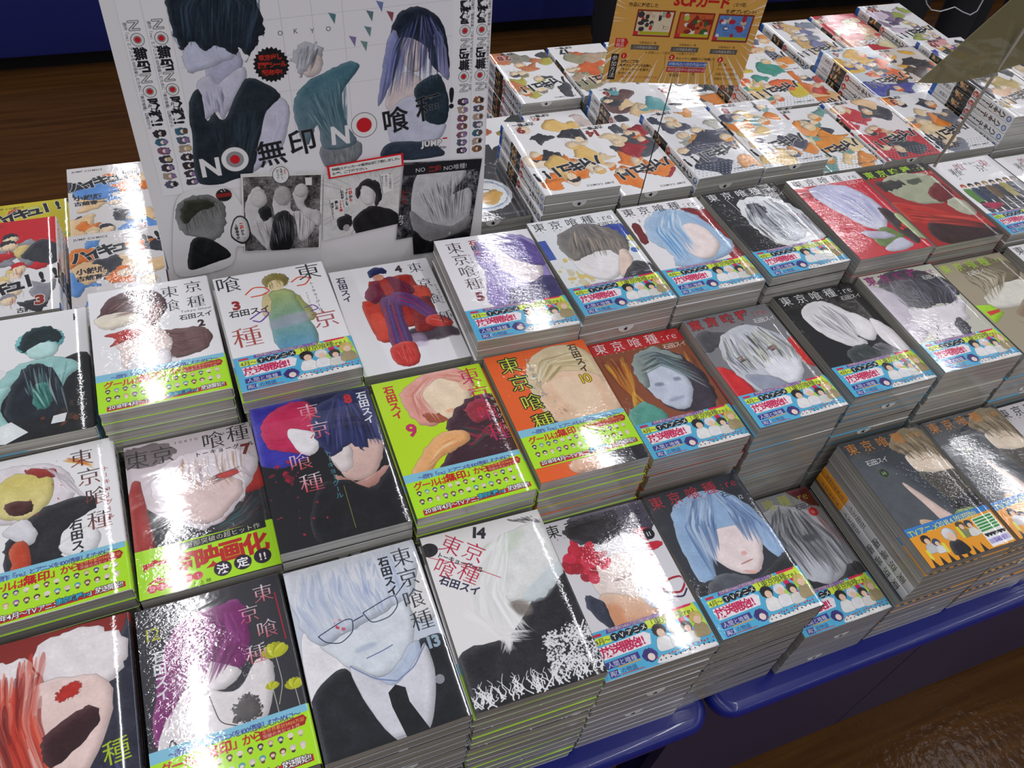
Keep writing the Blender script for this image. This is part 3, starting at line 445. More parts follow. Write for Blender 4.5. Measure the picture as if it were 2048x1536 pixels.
def t14():
    c = sheet('eeecea'); c.poly('26262a', [(0, 100), (40, 96), (70, 72), (100, 56), (100, 142), (0, 142)], r=1); c.poly('e6e7e4', [(48, 20), (90, 10), (100, 14), (100, 54), (90, 66), (70, 76), (50, 70), (44, 44)], r=1.2); c.poly('c8d8c0', [(44, 22), (80, 14), (74, 24), (48, 40)], r=1.4, al=.6, bl=2); c.poly('c8d8dc', [(60, 70), (94, 50), (98, 58), (76, 76)], al=.6, bl=1)
    c.ell('2a282c', 4, 12, 7, 6); c.ell('7c746c', 56, 78, 9, 6, .5, bl=1.5, al=.9)
    c.hair(['f4f3f1', 'fafafa', 'd8dcd4', 'e8e6e4'], [(60, 16), (30, 40), (20, 90)], [(70, 12), (44, 70), (60, 100)], 110, 3, jit=7); c.hair(['f4f3f1', 'e8e6e4'], [(10, 70), (30, 90), (60, 98)], [(20, 60), (40, 100), (30, 110)], 50, 2.6, jit=7); c.hair(['2c2a2e', 'f0f0ee'], [(70, 4), (86, 10)], [(90, 2), (100, 14)], 16, 2)
    for i in range(90):
        x = R.random()*100; y = 142-R.random()*6; P = [(x, y)]
        for _ in range(6): x += R.uniform(-3, 3); y -= R.uniform(.5, 3.6); P.append((x, y))
        c.line('eeeef0', P, 1, .4)
    for i in range(130):
        x = R.uniform(62, 100); y = 112+abs(x-84)*.3+R.uniform(-12, 16); c.dabs(['eaeaec'], x, y, 4, 8, .9)
    c.line('eaeaec', [(50, 142), (66, 128), (84, 118), (98, 100)], 1.2); c.line('d05060', [(2, 18), (30, 34), (50, 50)], .6)
    for ch, x, y in zip(TITLE, (22, 37, 11.5, 28), (12, 23, 30, 39)): c.text(ch, x, y, 18, 'c02848', v=1, rot=.7, m=1)
    c.text('14', 40, 5, 13, '302c38', rot=.35, w=.05); c.text(RUBY, 9, 17, 5.0, '28282c', rot=.66, w=.02, gap=.95); c.text(AU, 5, 38, 8, '30304c', rot=.62, w=.03); return c
def r1():
    c = sheet('e8ecee'); c.poly('e8eaec', [(0, 0), (100, 0), (100, 24), (0, 24)], sm=False); c.poly('2840a0', [(70, 26), (98, 24), (100, 50), (80, 46)], r=1); c.poly('3c58b0', [(0, 30), (8, 30), (8, 60), (0, 60)], sm=False); c.dabs(['e0d878', '70b8c8', 'b8d870', '4068b0'], 84, 58, 18, 20, 5); c.dabs(['d8d0b0', 'e0c870'], 20, 80, 22, 24, 4)
    c.poly('f2eeee', [(28, 52), (60, 56), (78, 62), (66, 90), (48, 102), (30, 92), (22, 72)], r=.6); c.poly('706c6c', [(18, 44), (28, 24), (58, 14), (86, 30), (90, 56), (76, 74), (66, 60), (40, 62), (24, 66)], r=1.4, c2='8c857c'); c.hair(['4c4848', '9c948c', 'b8a890', '605850'], [(40, 18), (30, 40), (24, 64)], [(70, 18), (84, 44), (80, 70)], 50, 2.4)
    c.poly('ecd4c4', [(74, 66), (84, 64), (80, 90), (60, 100)], r=1); c.poly('3c3c40', [(60, 104), (82, 82), (100, 92), (100, 110), (56, 110)], r=.8); c.hair(['c8c8d0', '24242c', '9088a0'], [(66, 100), (96, 96)], [(84, 84), (98, 104)], 10, 2); re_title(c, '303034'); return c
def r2():
    c = sheet('eeecee'); c.poly('8c1c20', [(70, 16), (96, 22), (100, 24), (100, 110), (84, 110), (84, 50)], r=1.5); c.poly('742024', [(4, 30), (12, 30), (10, 56), (2, 60)], r=.8); c.hair(['a83030', '501014', 'c84838'], [(84, 40), (90, 100)], [(98, 30), (100, 100)], 20, 2.4)
    c.poly('a8c4e0', [(12, 56), (20, 28), (46, 12), (74, 20), (88, 46), (98, 80), (84, 96), (40, 106), (20, 100), (24, 84)], r=1.4); c.poly('f6e6e2', [(50, 50), (66, 40), (80, 50), (84, 76), (66, 96), (52, 96), (42, 80)], r=.6); c.ell('f4dcd0', 82, 54, 4, 7)
    c.hair(['c8dcf0', '80a8d4', '4890d0', 'e0ecf4', '9cb4d0'], [(46, 14), (24, 44), (28, 96)], [(66, 16), (56, 44), (56, 84)], 70, 3); c.hair(['b8d0ea', '88acd4'], [(66, 18), (86, 46), (94, 90)], [(72, 24), (84, 60), (84, 98)], 26, 2.4); re_title(c, '303034', num='2'); return c
def r3():
    c = sheet('141416', '18181a', 'e4e4e8'); c.poly('e8eaec', [(34, 24), (60, 18), (86, 30), (98, 60), (100, 98), (76, 104), (40, 100), (26, 60)], r=2); c.poly('c4ccd4', [(44, 60), (66, 50), (84, 64), (82, 88), (60, 98), (44, 84)], r=1); c.poly('26262a', [(40, 34), (50, 28), (60, 40), (50, 56), (40, 50)], r=2); c.poly('101012', [(2, 60), (24, 66), (34, 96), (30, 108), (0, 108)], r=1.4)
    c.hair(['f4f4f6', '9ca4b0', '303034', 'd0d8e0'], [(40, 22), (26, 60), (34, 100)], [(80, 24), (98, 60), (96, 100)], 90, 3, jit=6); c.dabs(['c03038'], 90, 62, 8, 6, 1); c.line('e8e8ea', [(24, 16), (30, 60)], .6); re_title(c, 'f0f0f0', au='e8e8e8', num='3'); return c
def r4():
    c = sheet('c81c30', 'd8d8da'); c.rect('eeecec', 0, 0, 100, 15); c.dabs(['9c1420', 'e03440'], 12, 40, 20, 30, 4); c.poly('b8b8d8', [(16, 24), (40, 16), (70, 26), (84, 56), (80, 84), (62, 104), (44, 96), (24, 60)], r=1, c2='dcdce8'); c.hair(['a0a4d0', 'e8e8f2', '8c90c0'], [(20, 24), (30, 60), (54, 98)], [(50, 18), (76, 50), (70, 94)], 50, 3)
    c.poly('3c2c2c', [(78, 70), (92, 80), (96, 118), (84, 134), (76, 110)], r=1); c.dabs(['d83020'], 84, 104, 5, 6, 2.2); c.poly('a8b880', [(90, 84), (100, 90), (100, 128), (92, 120)], r=1); c.poly('6c8448', [(40, 112), (64, 100), (76, 118), (60, 134), (38, 128)], r=1.2); c.poly('c0bcd0', [(30, 102), (56, 106), (66, 118), (40, 116)], r=.8); c.poly('c8c8d8', [(40, 132), (70, 120), (76, 136), (50, 140)], r=.8)
    re_title(c, '2c2c30', y=8, au='f0e0e0', ay=19); return c
def r5():
    c = sheet('a82420', 'a02420'); c.rect('1c1816', 0, 0, 100, 15); c.poly('a8ac90', [(20, 20), (60, 14), (90, 26), (92, 56), (76, 70), (60, 76), (30, 66), (14, 44)], r=1.4); c.poly('2c2828', [(10, 22), (36, 24), (44, 34), (24, 40), (8, 40)], r=2.4, al=.9); c.poly('4c5444', [(50, 28), (70, 26), (68, 34), (52, 36)], r=1.6, al=.9)
    c.poly('701c1c', [(60, 56), (86, 40), (96, 54), (80, 78), (64, 72)], r=1.4); c.poly('b8b8a0', [(70, 78), (88, 70), (98, 84), (92, 104), (76, 98)], r=.8); c.poly('c02c20', [(0, 62), (40, 78), (80, 108), (100, 112), (100, 142), (40, 120), (0, 96)], r=1.4); c.poly('381c1c', [(30, 100), (70, 110), (100, 132), (100, 142), (20, 142), (10, 118)], r=1.6); c.hair(['c83424', '5c1816', 'e05040'], [(4, 70), (40, 92), (90, 112)], [(4, 100), (40, 110), (90, 130)], 36, 3)
    re_title(c, 'a8d028', y=8, au='e0e0d0', ay=20, w=.02); return c
def rj():
    c = sheet('f2f1f2')
    for i, (a, b) in enumerate((('5c8c40', 'c05028'), ('303c58', '302828'), ('2c3448', '38302c'), ('6c5438', 'a08858'), ('303038', '302c2c'), ('a89c58', '584438'), ('283040', '704c34'), ('c8c8cc', 'a0a0a0'))): c.poly(a, [(6+i*11.6, 58), (12+i*11.6, 55), (18+i*11.6, 60), (17+i*11.6, 84), (8+i*11.6, 84)], r=.8); c.ell(b, 12+i*11.6, 50, 4, 4, r=.5); c.ell('ecc8a8', 12+i*11.6, 52, 2.4, 2.4); c.poly('2c2c34', [(8+i*11.6, 84), (17+i*11.6, 84), (16+i*11.6, 104), (9+i*11.6, 104)], r=.5)
    c.poly('b02048', [(10, 84), (40, 90), (20, 98)], r=.6)
    for i, ch in enumerate('東京喰種'): c.text(ch, 78-i*20+(i % 2)*8, 14+(i % 2)*8, 16, ['8c2830', '38383c'][i % 2], v=1, m=1, rot=.1)
    c.text(AU, 20, 18, 6, '38383c', v=1); c.text('トーキョー', 34, 10, 7, '38383c'); return c
def r6():
    c = sheet('8c4c30', 'a02420', 'f0e8e8'); c.rect('c81c20', 0, 0, 100, 16); c.hair(['c88c28', 'a03820', 'e0b840', '6c2c24'], [(2, 20), (10, 60), (30, 100)], [(30, 20), (20, 60), (6, 100)], 60, 4); c.hair(['c07028', '704030', 'd89830'], [(70, 30), (96, 80)], [(98, 30), (84, 110)], 40, 4)
    c.poly('3c3440', [(30, 40), (50, 22), (74, 24), (92, 50), (94, 84), (84, 104), (66, 104), (40, 90)], r=1.4); c.poly('c8d0e0', [(38, 48), (56, 40), (72, 52), (76, 72), (64, 94), (50, 96), (36, 80), (32, 62)], r=.8); c.poly('8c9c98', [(28, 46), (40, 24), (66, 20), (84, 40), (60, 36), (44, 44), (34, 66)], r=1.4); c.hair(['6c8480', 'b8ccc4', '303038', '54707c'], [(40, 26), (60, 24), (86, 44)], [(34, 50), (62, 40), (92, 84)], 40, 2.4)
    c.poly('58a090', [(0, 90), (20, 80), (34, 94), (30, 112), (0, 114)], r=1.2); c.ell('9ca4bc', 54, 84, 9, 2, -.1, al=.8, bl=.8); c.ell('6c7488', 46, 64, 5, 2.4, .1, al=.7, bl=1); c.ell('6c7488', 66, 62, 4, 2.4, .1, al=.7, bl=1); re_title(c, 'f4f0f0', y=8, au='f0e8e0', ay=21); return c
def r7():
    c = sheet('7c7c80'); c.poly('d02024', [(0, 66), (16, 78), (20, 108), (0, 108)], r=.6); c.poly('c82020', [(84, 60), (100, 50), (100, 90), (88, 80)], r=1); c.poly('4c4c50', [(4, 20), (40, 26), (60, 20), (20, 40), (0, 44)], r=2); c.poly('c4c8d0', [(16, 50), (30, 28), (60, 22), (86, 40), (92, 70), (80, 96), (60, 108), (30, 108), (16, 82)], r=1.2); c.poly('e8eaf0', [(50, 72), (80, 66), (90, 72), (80, 96), (62, 104), (48, 90)], r=.8)
    c.poly('8c94a8', [(22, 82), (48, 90), (60, 108), (34, 108)], r=1, al=.8); c.hair(['e0e4ea', '6c7078', '303034', 'b0b4c0', 'f4f4f6', 'b8b890'], [(24, 30), (14, 56), (20, 80)], [(78, 26), (92, 60), (88, 80)], 90, 3.2); c.hair(['202024', '98483c', '48443c'], [(24, 60), (36, 58)], [(26, 66), (38, 64)], 8, 1.6); c.hair(['202024', 'a84438', '48443c'], [(60, 56), (76, 52)], [(60, 62), (78, 60)], 8, 1.6)
    re_title(c, 'b82c34', w=.03, au='ececee', oc='1c1c20'); return c
def r8():
    c = sheet('18181a', '181818', 'e8e8e8'); c.poly('e8e6e8', [(14, 34), (30, 18), (52, 20), (68, 40), (78, 58), (70, 70), (56, 72), (60, 84), (42, 84), (22, 64)], r=.8); c.poly('f0eef0', [(56, 44), (72, 42), (84, 62), (78, 74), (66, 82), (56, 70)], r=.3); c.hair(['fafafa', 'b4b0b8', '706c74', 'd8d4dc'], [(18, 34), (24, 56), (46, 84)], [(50, 18), (60, 44), (58, 78)], 70, 1.8); c.poly('f0ecee', [(84, 54), (92, 60), (100, 82), (98, 104), (88, 104), (78, 84), (80, 66)], r=.5)
    c.poly('68686e', [(60, 90), (76, 88), (88, 108), (58, 108)], r=.8); c.poly('3c4444', [(30, 88), (56, 84), (60, 110), (30, 110)], r=1.4); c.hair(['686c70', '303436'], [(34, 90), (44, 108)], [(64, 86), (84, 106)], 20, 2); re_title(c, 'ececec', au='e8e8e8'); return c
def r9():
    c = sheet('c8c8b8', 'b8b8b0'); c.poly('30303c', [(24, 6), (60, 0), (90, 16), (100, 44), (90, 52), (78, 62), (60, 58), (40, 62), (20, 48), (10, 30)], r=2.4); c.poly('c8c0cc', [(0, 20), (16, 22), (28, 50), (20, 90), (0, 96)], r=2); c.poly('e6e0e6', [(22, 56), (44, 60), (70, 60), (92, 56), (94, 64), (84, 74), (82, 84), (66, 88), (58, 104), (30, 108), (20, 84)], r=.8); c.hair(['24242e', '4c4c60', '8c8898', '3c3c44'], [(30, 10), (24, 34), (26, 60)], [(84, 14), (98, 40), (84, 62)], 80, 3, jit=6)
    c.poly('484850', [(58, 88), (70, 80), (72, 96), (60, 108)], r=1.2); c.dabs(['303038'], 36, 92, 14, 24, 1.1); re_title(c, '882468', w=.03, au='e8e8e0', ay=18); return c
def r10():
    c = sheet('a89c84', 'a09880'); c.poly('6c6048', [(30, 10), (80, 6), (100, 30), (80, 46), (50, 50), (26, 40)], r=2, al=.8); c.poly('e0dcd0', [(20, 60), (60, 44), (100, 50), (100, 84), (50, 80), (24, 76)], r=1.2); c.hair(['84785c', 'c8bca0', '5c503c', 'e0d8c4'], [(20, 20), (30, 40), (20, 70)], [(60, 12), (80, 30), (60, 50)], 60, 3); c.poly('8c7458', [(40, 90), (70, 70), (96, 60), (100, 100), (70, 110)], r=1.6, al=.8)
    c.poly('a8dc24', [(0, 66), (20, 70), (26, 84), (4, 96)], r=.3, sm=False); c.poly('d84030', [(6, 78), (24, 78), (22, 82), (6, 84)], sm=False); c.poly('c8a888', [(80, 70), (100, 60), (100, 90), (88, 92)], r=1); c.hair(['d8d0c0', '6c5c48'], [(30, 100), (60, 120), (80, 140)], [(70, 90), (90, 120), (60, 140)], 40, 3); re_title(c, 'a8d820', w=.0, au='f0f0e8', ax=30, ay=22); return c
def r11():
    c = sheet('e4e2e6'); c.poly('504c5c', [(30, 0), (100, 0), (100, 26), (80, 34), (60, 22), (28, 26)], r=2); c.dabs(['d8d4dc', 'b0a8b8'], 84, 10, 20, 26, .9); c.poly('2c2830', [(20, 8), (56, 4), (70, 18), (60, 30), (30, 26)], r=2); c.poly('f4e4dc', [(28, 50), (60, 44), (78, 60), (70, 84), (44, 90), (26, 76)], r=.8); c.poly('eccab0', [(24, 76), (60, 88), (64, 104), (40, 124), (24, 118)], r=.8, c2='d8956c'); c.poly('e09060', [(26, 84), (38, 92), (34, 112), (26, 104)], r=1, al=.6, bl=1)
    c.dabs(['cc1c38', 'e03450', 'a81428', 'd82840'], 26, 42, 18, 44, 6); c.poly('d02038', [(78, 28), (92, 28), (88, 40)], r=1); c.poly('d02038', [(84, 42), (98, 44), (88, 50)], r=.6); c.dabs(['d83048'], 84, 56, 8, 5, 1.4); c.line('a82030', [(78, 86), (86, 78), (98, 78), (100, 84), (92, 92), (84, 90)], 1.8); c.line('3c3050', [(78, 86), (84, 94), (92, 96), (98, 90)], 1.5)
    c.poly('34384c', [(14, 72), (26, 84), (24, 106), (12, 86)], r=1); c.poly('ccd0dc', [(58, 78), (70, 82), (74, 100), (60, 94)], r=.8); c.ell('a89090', 50, 66, 9, 1.3, -.1, al=.8, bl=.6); re_title(c, '242428', au='303034', ay=20); c.ell('1c1c20', 90, 34, 5.4, 5.4); c.text('11', 87.4, 34, 6, 'f0f0f0', w=.02); return c
def r12():
    c = sheet('30343c', '38383c', 'e04848'); c.poly('98b8dc', [(10, 50), (20, 20), (46, 10), (76, 16), (94, 44), (98, 84), (88, 92), (70, 60), (40, 62), (20, 96), (8, 84)], r=1.2); c.poly('f2e2e0', [(28, 58), (52, 50), (80, 54), (82, 72), (70, 92), (58, 98), (38, 86)], r=.6); c.hair(['b8d0ec', '6888b8', '4c6890', 'd8e4f4', '8ca8d0'], [(44, 10), (22, 40), (22, 96)], [(66, 12), (52, 40), (40, 66)], 70, 3.2); c.hair(['b8d0ec', '6888b8', '546c94'], [(62, 12), (70, 36), (66, 64)], [(84, 24), (96, 60), (96, 92)], 50, 2.8)
    c.poly('e8b0a0', [(50, 92), (60, 98), (72, 90), (64, 96)], al=.9); c.poly('26282c', [(0, 96), (20, 92), (56, 102), (84, 92), (100, 90), (100, 112), (0, 112)], r=1); c.poly('5c6068', [(18, 92), (40, 92), (56, 110), (10, 110)], r=1, al=.8); c.ell('e8a090', 60, 78, 3, 2, al=.7, bl=.8); c.ell('c08078', 58, 86, 7, .8, -.1, al=.8); re_title(c, 'c82c3c', w=.0, au='202428', ay=19); c.text('12', 86, 26, 6, 'e0e4e8'); return c
def r13():
    c = sheet('8c8e92', '848688'); c.poly('5c2024', [(74, 0), (100, 0), (100, 24), (90, 20)], r=.8); c.poly('b4b6bc', [(20, 30), (50, 12), (84, 26), (96, 60), (84, 94), (50, 106), (26, 90)], r=1.2); c.poly('d0d4dc', [(30, 60), (56, 50), (72, 66), (70, 90), (54, 104), (34, 92)], r=.7); c.hair(['74787e', 'd8dce2', '4c4c52', 'a0a4aa', '404044'], [(50, 12), (26, 40), (30, 90)], [(76, 20), (90, 60), (92, 100)], 100, 3.4); c.poly('2c2c30', [(0, 100), (30, 92), (60, 104), (94, 90), (100, 112), (0, 112)], r=1.4)
    c.hair(['c03840', '8c2830'], [(84, 30), (94, 60)], [(98, 40), (96, 80)], 6, 1); c.ell('505258', 66, 54, 8, 4, .1, al=.8, bl=1.4); re_title(c, 'b8bc40', au='2c2024', ay=20); c.ell('c02830', 88, 29, 5, 5); c.text('13', 85.4, 29, 5, 'f0d0d0'); return c
def r14():
    c = sheet('3c4248', 'd4d4d2', '28282c'); c.poly('6c7074', [(0, 20), (30, 30), (50, 70), (60, 106), (0, 106)], r=2, al=.5, bl=3); c.poly('8c7c60', [(50, 16), (70, 2), (96, 6), (100, 30), (94, 50), (72, 34), (60, 30)], r=1.6); c.poly('ecdac4', [(58, 32), (74, 28), (94, 40), (100, 60), (76, 56), (60, 50)], r=.6); c.hair(['a89474', '6c5c44', 'c8b898', '504438'], [(54, 14), (58, 24), (62, 34)], [(90, 4), (96, 26), (98, 50)], 50, 2.6)
    c.poly('4c4840', [(58, 52), (76, 56), (100, 60), (100, 92), (80, 94), (66, 80)], r=1); c.hair(['605c52', '38342e'], [(62, 56), (76, 88)], [(96, 62), (98, 90)], 24, 2.4); c.poly('1c1c1e', [(66, 90), (84, 84), (100, 86), (100, 96), (80, 100), (68, 98)], r=.6); c.poly('8ca468', [(62, 100), (80, 98), (92, 106), (60, 108)], r=.6); c.poly('e4c8bc', [(34, 60), (38, 60), (54, 92), (60, 106), (46, 106), (40, 84)], r=.3); c.poly('d8b898', [(24, 96), (40, 104), (30, 108), (22, 106)], r=.5)
    c.line('c8a084', [(70, 40), (80, 38), (88, 42)], .8); re_title(c, 'd88428', au='ececec', ax=13, ay=28); c.ell('58743c', 24, 42, 5.6, 5.6); c.ell('343c40', 24, 42, 4.9, 4.9); c.text('14', 20.8, 42, 6, 'a8d050'); return c
def plain(bg, bl, title):
    c = sheet(bg); c.poly(bl, [(20, 30), (70, 20), (90, 60), (70, 110), (20, 100)], r=2); c.hair([bl, 'd8d8d8', '404048'], [(20, 30), (30, 100)], [(80, 30), (80, 110)], 50, 3); re_title(c, title); return c

# ------------------------------------------------------------------ cover sheets of the smaller comics: abstract colour fields
HSU = HKT/HKW*100
def hk(seed, num, bg='efeeee', cols=('e8802c', '2c2c34', 'e8c070', 'f0dcc0'), ttlc='1c1c20', dots=False, numc='8c2c20', spd='30302c', band=None, ty=56):
    q = random.Random(seed); c = Cv(100+HSU, 155.8, bg, 3.2)
    if band: c.rect(band, 0, 0 if seed % 2 else 84, 100, 62 if seed % 2 else 155, sk=q.uniform(-16, 10))
    for i in range(15):
        x, y, s = q.uniform(4, 96), q.uniform(14, 144), q.uniform(9, 26); a = q.random()*3
        P = [(x+s*(1+.5*q.uniform(-1, 1))*math.cos(k*PI/4+a), y+s*(.8+.6*q.uniform(-1, 1))*math.sin(k*PI/4+a)) for k in range(8)]
        c.poly(cols[i % len(cols)], P, r=1)
    for i in range(7):
        x, y = q.uniform(10, 90), q.uniform(20, 140); c.ell('f2d8b4', x, y, q.uniform(6, 11), q.uniform(6, 10), r=.5); c.poly(cols[(i+1) % len(cols)], [(x-9, y), (x-6, y-9), (x+4, y-10), (x+9, y-2), (x+4, y-5), (x-4, y-3)], r=1)
        c.hair([cols[i % len(cols)], cols[(i+1) % len(cols)], 'f4f2f0'], [(x-12, y), (x-6, y+16)], [(x+12, y-6), (x+10, y+18)], 5, 1.2)
    if dots:
        for i in range(0, 100, 6):
            for j in range(4, 26, 5): c.ell('90a0b0', i+2+(j % 2)*3, j, 1, 1, tex=0)
    for i, ch in enumerate('ハイキュー!!'): c.text(ch, 12+i*14, ty-i*3.6, 23, ttlc, v=1, rot=-.18, w=.05, oc='f4f4f0' if ttlc == '1c1c20' else '202020', ow=.6)
    c.text('JUMP COMICS', 6, 8, 5, ttlc if ttlc != '1c1c20' else '404044', gap=1.1, w=.02); c.text('古舘春一', 56, 150, 8, '2c2c30', w=.03, gap=.95)
    c.text(num, 74 if len(num) < 2 else 66, 137, 19, numc, w=.06, oc='f0f0ee', ow=.7, sx=1.1)
    c.rect('ecebea', 100, 0, 100+HSU, 155.8); c.ell('3868b0', 107, 7, 4.2, 4.2, tex=0); c.ell('ecebea', 107, 7, 2.6, 2.6, tex=0); c.text('J', 107, 7, 5, '3868b0', v=1)
    for i, ch in enumerate('ハイキュー!!'): c.text(ch, 107, 18+i*8.2, 8.8, '1c1c20', v=1, w=.05)
    c.ell('c83c24', 107, 76, 5.2, 5.2, tex=0); c.text(num, 107-(2.4 if len(num) > 1 else 1.6), 76, 7, 'f0f0f0', w=.03); c.rect(spd, 100, 82, 100+HSU, 116); c.dabs(['d8b080', '40403c', 'e8c890', '202020', 'c87830'], 107, 99, 5, 20, 2.4); c.dabs(['d8b080', 'e8c890', '202020', 'c87830'], 107, 108, 5, 14, 2.4)
    c.text('古舘春一', 107, 122, 6, '303034', v=1); c.rect('2c6cc0', 100, 147, 100+HSU, 155.8)
    return c

# ------------------------------------------------------------------ the setting: floor, blue tables
T0 = .59                                       # table top height
def wood():
    m, nt, b = new_mat('dark wood floor')
    tc = nd(nt, 'ShaderNodeTexCoord'); mp = nd(nt, 'ShaderNodeMapping'); mp.inputs['Scale'].default_value = (1.2, 22, 1); nt.links.new(tc.outputs['Object'], mp.inputs[0])
    n1 = nd(nt, 'ShaderNodeTexNoise', i_Scale=2.2, i_Detail=6.0, i_Roughness=.6, i_Distortion=.5); nt.links.new(mp.outputs[0], n1.inputs['Vector'])
    cr = nd(nt, 'ShaderNodeValToRGB'); cr.color_ramp.elements[0].position = .3; cr.color_ramp.elements[1].position = .72
    cr.color_ramp.elements[0].color = s2l('462c16'); cr.color_ramp.elements[1].color = s2l('62411f'); nt.links.new(n1.outputs['Fac'], cr.inputs[0]); nt.links.new(cr.outputs[0], b.inputs['Base Color'])
    bp = nd(nt, 'ShaderNodeBump'); bp.inputs['Strength'].default_value = .25; bp.inputs['Distance'].default_value = .004
    n2 = nd(nt, 'ShaderNodeTexNoise', i_Scale=60.0, i_Detail=2.0); nt.links.new(tc.outputs['Object'], n2.inputs['Vector']); nt.links.new(n2.outputs['Fac'], bp.inputs['Height']); nt.links.new(bp.outputs[0], b.inputs['Normal'])
    b.inputs['Roughness'].default_value = .16; b.inputs['Specular IOR Level'].default_value = .16; return m
fl = link('floor', mesh('floor', [(-6, -3, 0), (9, -3, 0), (9, 9, 0), (-6, 9, 0)], [(0, 1, 2, 3)]), mat=wood()); fl['kind'] = 'structure'
BLUE = simple('blue table enamel', '131f78', .3, noise=.08, scale=6, coat=.3)
DBLUE = simple('blue side panel', '242e7c', .5, noise=.1, scale=4)
SKIRT = simple('dusky violet front panel', '3a3450', .45, noise=.15, scale=3)
BLACKM = simple('black metal', '0c0c0e', .5)
def slab(x0, y0, x1, y1, z0, z1, r, rc=.03):
    """table top with rounded corners and a bullnose edge"""
    out = []
    for cx, cy, a0 in ((x1-rc, y1-rc, 0), (x0+rc, y1-rc, 1), (x0+rc, y0+rc, 2), (x1-rc, y0+rc, 3)):
        for k in range(7): a = (a0+k/6)*PI/2; out.append((cx, cy, math.cos(a), math.sin(a)))
    v = []; f = []; n = len(out); prof = [(-r*(1-math.sin(t)), (z0+z1)/2-(z1-z0)/2*math.cos(t)) for t in [i*PI/8 for i in range(9)]]
    for dr, z in prof:
        for cx, cy, ca, sa in out: v.append((cx+ca*(rc+dr), cy+sa*(rc+dr), z))
    for i in range(len(prof)-1):
        for k in range(n): f.append((i*n+k, i*n+(k+1) % n, (i+1)*n+(k+1) % n, (i+1)*n+k))
    f.append(tuple(range(n))[::-1]); f.append(tuple((len(prof)-1)*n+k for k in range(n)))
    me = mesh('slab', v, f)
    for p in me.polygons[:-2]: p.use_smooth = True
    return me
def table(label, x0, x1, y0, y1, zt, fx, cols=(0,), group=None):
    t = empty('display_table', (0, 0, 0), 0, label, 'table', group)
    link('table_top', slab(x0, y0, x1, y1, zt-.028, zt, .014), t, BLUE)
    for a, b in fx: link('front_panel', box(a, y0+.045, .012, b, y0+.060, zt-.028), t, SKIRT)
    for a in (x0+.05, x1-.07): link('side_panel', box(a, y0+.065, .012, a+.02, y1-.06, zt-.028), t, DBLUE)
    link('back_panel', box(x0+.05, y1-.06, .012, x1-.05, y1-.045, zt-.028), t, DBLUE)
    for a in (x0+.09, x1-.12):
        for b in (y0+.075, y1-.10): link('leg', box(a, b, 0, a+.03, b+.03, zt-.028), t, BLACKM)
    return t
table('blue table with rounded edge under the piles on the left, ending in a rounded corner', -1.35, .446, .203, 1.40, T0, [(-1.30, -.45), (-.447, .385)])
table('blue table with rounded edge under the piles on the right, front panel in two boards', .452, 2.35, .203, 1.40, T0, [(.425+.04, .93), (.933, 2.30)])
bt = empty('display_counter', (0, 0, 0), 0, 'dark blue counter standing across the aisle behind the book piles', 'counter')
link('body', box(-2.6, 3.0, .06, 4.6, 4.0, .75, .008), bt, DBLUE); link('kick_board', box(-2.55, 3.05, 0, 4.55, 3.95, .06), bt, BLACKM); link('counter_top', box(-2.62, 2.98, .75, 4.62, 4.02, .78, .01), bt, BLUE)

# ------------------------------------------------------------------ book meshes
def wrap_mesh(w, h, t, u1, v0, v1, nx=2, ny=1, off=0.0, thick=.0004, lift=0.0, y0=None, y1=None, seed=0):
    """jacket or band folded round front, spine and back; u1 = share of the sheet that is the front"""
    q = random.Random(seed); r = .0022; P = []
    xr = w/2-r
    for i in range(nx+1): x = -w/2+(w-r)*i/nx; P.append((x, t, 0, 1, (x+w/2)/w*u1))
    for k in (1, 2, 3): a = PI/2*(1-k/3); P.append((xr+r*math.cos(a), t-r+r*math.sin(a), math.cos(a), math.sin(a), u1+(1-u1)*.04*k))
    for k in (0, 1, 2): a = -PI/2*k/3; P.append((xr+r*math.cos(a), r+r*math.sin(a), math.cos(a), math.sin(a), 1-(1-u1)*.04*(3-k)))
    P.append((xr, 0, 0, -1, .998)); P.append((-w/2, 0, 0, -1, .998))
    y0 = -h/2 if y0 is None else y0; y1 = h/2 if y1 is None else y1
    ph = [q.uniform(0, 6) for _ in range(4)]; v = []; uv = []; n = len(P)
    for s in (0, 1):
        for j in range(ny+1):
            y = y0+(y1-y0)*j/ny
            for i, (x, z, nx_, nz, u) in enumerate(P):
                o = off-(thick if s else 0); zz = z+nz*o
                if lift and i <= nx:
                    d = (w/2-x)/w; zz += lift*(d**2*(.6+.4*math.sin(y*18+ph[0]))+.22*math.sin(x*45+ph[1])*math.sin(y*30+ph[2])*min(1, (w/2-x)*30)) + abs(lift)*.25
                v.append((x+nx_*o, y, zz)); uv.append((u, v0+(v1-v0)*j/ny))
    f = []; M = (ny+1)*n
    for j in range(ny):
        for i in range(n-1):
            a = j*n+i; f.append((a, a+1, a+n+1, a+n)[::-1]); f.append((M+a, M+a+1, M+a+n+1, M+a+n))
    for j in range(ny):
        for i in (0, n-1): a = j*n+i; q4 = (a, a+n, M+a+n, M+a); f.append(q4 if i else q4[::-1])
    for i in range(n-1):
        f.append((i, i+1, M+i+1, M+i)); a = ny*n+i; f.append((a, M+a, M+a+1, a+1))
    me = mesh('wrap', v, f); ul = me.uv_layers.new(name='UVMap')
    li = np.empty(len(me.loops), int); me.loops.foreach_get('vertex_index', li); ul.data.foreach_set('uv', np.array(uv)[li].ravel())
    for p in me.polygons: p.use_smooth = True
    try: me.set_sharp_from_angle(angle=.7)
    except Exception: pass
    return me
def pages_mesh(w, h, t, lift=0.0):
    me = box(-w/2+.0003, -h/2+.0002, .0005, w/2-.0012, h/2-.0002, t-.0005); return me
